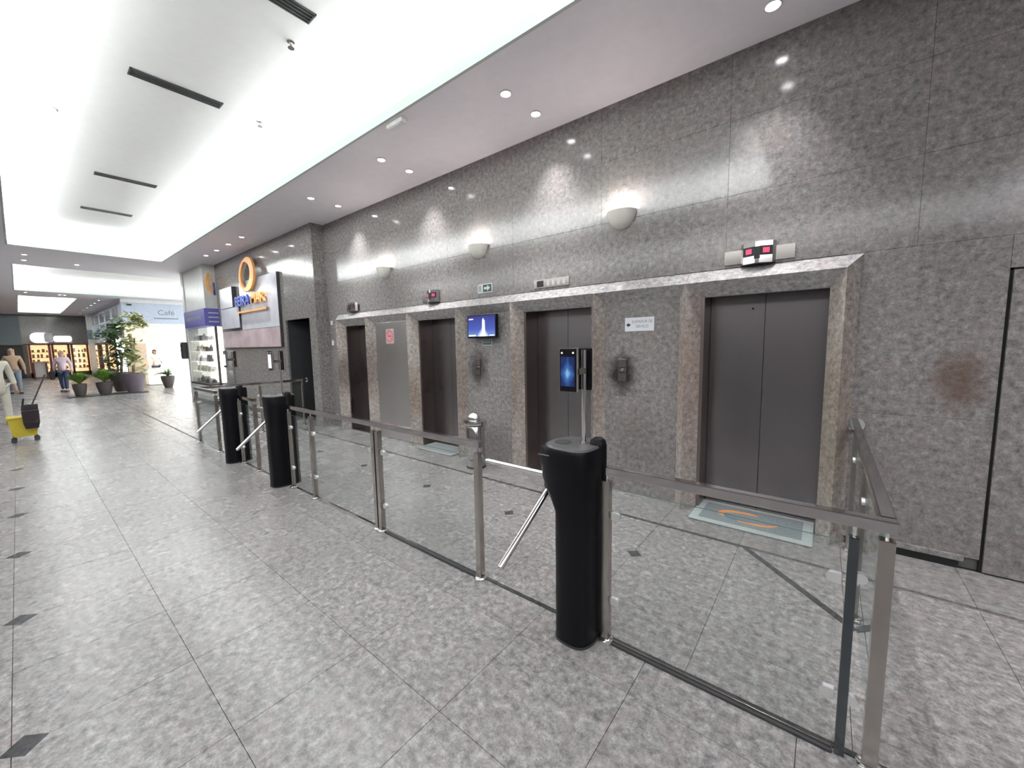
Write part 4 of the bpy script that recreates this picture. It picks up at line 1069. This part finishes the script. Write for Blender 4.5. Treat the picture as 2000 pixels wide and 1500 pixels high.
# ---- people
def skin(name, pts, edges, mt, parent, lv=2):
    me = bpy.data.meshes.new(name); me.from_pydata([p[:3] for p in pts], edges, [])
    o = bpy.data.objects.new(name, me); COL.objects.link(o)
    md = o.modifiers.new('s', 'SKIN'); md.use_smooth_shade = True
    for i, p in enumerate(pts):
        sv = me.skin_vertices[0].data[i]; rr = p[3]
        sv.radius = rr if isinstance(rr, tuple) else (rr, rr); sv.use_root = (i == 0)
    sb = o.modifiers.new('b', 'SUBSURF'); sb.levels = lv; sb.render_levels = lv
    dg = bpy.context.evaluated_depsgraph_get(); dg.update()
    m2 = bpy.data.meshes.new_from_object(o.evaluated_get(dg)); bpy.data.objects.remove(o)
    m2.materials.clear(); m2.materials.append(M[mt]); m2.shade_smooth()
    return link(name, m2, parent)
def person(x, y, h, yaw, lb, top, legs, hair, hairlen=.0, stride=.10, arms='down', seated=False, coat=False, group=None):
    root = empty('person', (x, y, 0), lb, 'person', group)
    k = h / 1.7
    cy, sy = math.cos(yaw), math.sin(yaw)          # faces local -Y turned by yaw
    def L(px, py, pz, r_=None):
        q = (x + (px * cy - py * sy) * k, y + (px * sy + py * cy) * k, pz * k)
        return q if r_ is None else (*q, tuple(v * k for v in r_) if isinstance(r_, tuple) else r_ * k)
    st = stride
    hand = [(.27, -.06, .80), (-.27, .08, .80)] if arms == 'down' else [(.16, -.24, 1.05), (-.27, .06, .82)]
    elb = [(.25, .04, 1.08), (-.25, .06, 1.08)]
    J = [(0, 0, .95, (.15, .10)), (0, 0, 1.15, (.125, .09)), (0, 0, 1.36, (.15, .095)), (0, 0, 1.455, .05), (0, -.01, 1.52, .048), (0, -.02, 1.60, (.074, .088)), (0, -.01, 1.655, (.055, .06)), (0, 0, 1.69, .02)]
    pts = [L(*j[:3], j[3]) for j in J]; ed = [(i, i + 1) for i in range(7)]
    for s_, (hd, el) in zip((1, -1), zip(hand, elb)):
        i0 = len(pts)
        pts += [L(s_ * .17, 0, 1.39, .052), L(*el, .038), L(*hd, .026), L(hd[0], hd[1] - .02, hd[2] - .08, .026)]
        ed += [(2, i0), (i0, i0 + 1), (i0 + 1, i0 + 2), (i0 + 2, i0 + 3)]
    for s_, off in ((1, -st), (-1, st)):
        i0 = len(pts)
        pts += [L(s_ * .09, 0, .88, .088), L(s_ * .095, off * .5 - .02, .49, .056), L(s_ * .095, off + .02, .09, .036), L(s_ * .10, off - .10, .035, .034)]
        ed += [(0, i0), (i0, i0 + 1), (i0 + 1, i0 + 2), (i0 + 2, i0 + 3)]
    body = skin('body', pts, ed, 'skin', root)
    # clothes follow the body, a little larger
    t = [L(0, 0, .86, (.178, .128)), L(0, 0, 1.15, (.155, .115)), L(0, 0, 1.36, (.17, .115)), L(0, 0, 1.44, .065)]
    te = [(0, 1), (1, 2), (2, 3)]
    if coat: t[0] = L(0, 0, .62, (.24, .17))
    for s_, (hd, el) in zip((1, -1), zip(hand, elb)):
        i0 = len(t); t += [L(s_ * .17, 0, 1.39, .068), L(*el, .056), L(el[0] * .3 + hd[0] * .7, el[1] * .3 + hd[1] * .7, el[2] * .3 + hd[2] * .7, .044)]
        te += [(2, i0), (i0, i0 + 1), (i0 + 1, i0 + 2)]
    skin('top', t, te, top, root)
    l_ = [L(0, 0, .96, (.165, .118))]; le = []
    for s_, off in ((1, -st), (-1, st)):
        i0 = len(l_); l_ += [L(s_ * .09, 0, .86, .105), L(s_ * .095, off * .5 - .02, .49, .072), L(s_ * .095, off + .02, .10, .060)]
        le += [(0, i0), (i0, i0 + 1), (i0 + 1, i0 + 2)]
    skin('trousers', l_, le, legs, root)
    for s_, off in ((1, -st), (-1, st)):
        c_ = Vector(L(s_ * .10, off - .045, .035)); 
        MB().obox(c_, Matrix.Rotation(yaw, 3, 'Z'), .085 * k, .24 * k, .066 * k, .022).build('shoe', 'shoe', root, 60)
    # face and hair
    hc = Vector(L(0, -.02, 1.60))
    fwd = Vector((sy, -cy, 0)); sd_ = Vector((cy, sy, 0))
    for s_ in (1, -1):
        MB().ball(hc + fwd * .078 * k + sd_ * s_ * .028 * k + Vector((0, 0, .008)) * k, .011 * k, 8).build('eye', 'hairdark', root)
        MB().ball(hc + sd_ * s_ * .072 * k, .018 * k, 8, (.7, .7, 1.3)).build('ear', 'skin', root)
    MB().ball(hc + fwd * .088 * k - Vector((0, 0, .018)) * k, .014 * k, 8).build('nose', 'skin', root)
    MB().obox(hc + fwd * .080 * k - Vector((0, 0, .048)) * k, Matrix.Rotation(yaw, 3, 'Z'), .04 * k, .008 * k, .010 * k).build('mouth', 'signred', root)
    hr = [L(0, .02, 1.60, (.084, .085)), L(0, .022, 1.655, (.082, .088)), L(0, .02, 1.70, (.05, .055)), L(0, .02, 1.722, .02)]
    he = [(0, 1), (1, 2), (2, 3)]
    if hairlen: hr += [L(0, .05, 1.54, (.085, .06)), L(0, .06, 1.54 - hairlen, (.08, .045))]; he += [(0, 4), (4, 5)]
    skin('hair', hr, he, hair, root)
    return root
pA = person(-23.8, 1.06, 1.62, math.radians(70), 'person in a pink blouse and dark jeans carrying a black bag', 'pink', 'denim', 'hairblond', .05, .13)
e = MB(); e.box(-23.98, -23.72, .70, .84, .50, .84, .03); e.path([(-23.85, .74, .84), (-23.85, .77, 1.0), (-23.85, .80, .84)], .012, 8)
tag(e.build('handbag', 'ink'), 'black bag hanging from the hand of the person in pink', 'bag')
pB = person(-24.6, -.16, 1.74, math.radians(95), 'person seen from behind in a tan top and light jeans, at the far left', 'tan', 'denimlight', 'hairblond', .22, .12)
pC = person(-14.4, -.36, 1.66, math.radians(110), 'person in loose cream clothes cut by the left edge of the photo', 'creamcloth', 'creamcloth', 'hairdark', .2, .10, coat=True)
pD = person(-25.6, 4.16, 1.62, math.radians(100), 'dark-haired person in white behind the bright counter', 'whitecloth', 'denim', 'hairdark', .04, .03, arms='up')
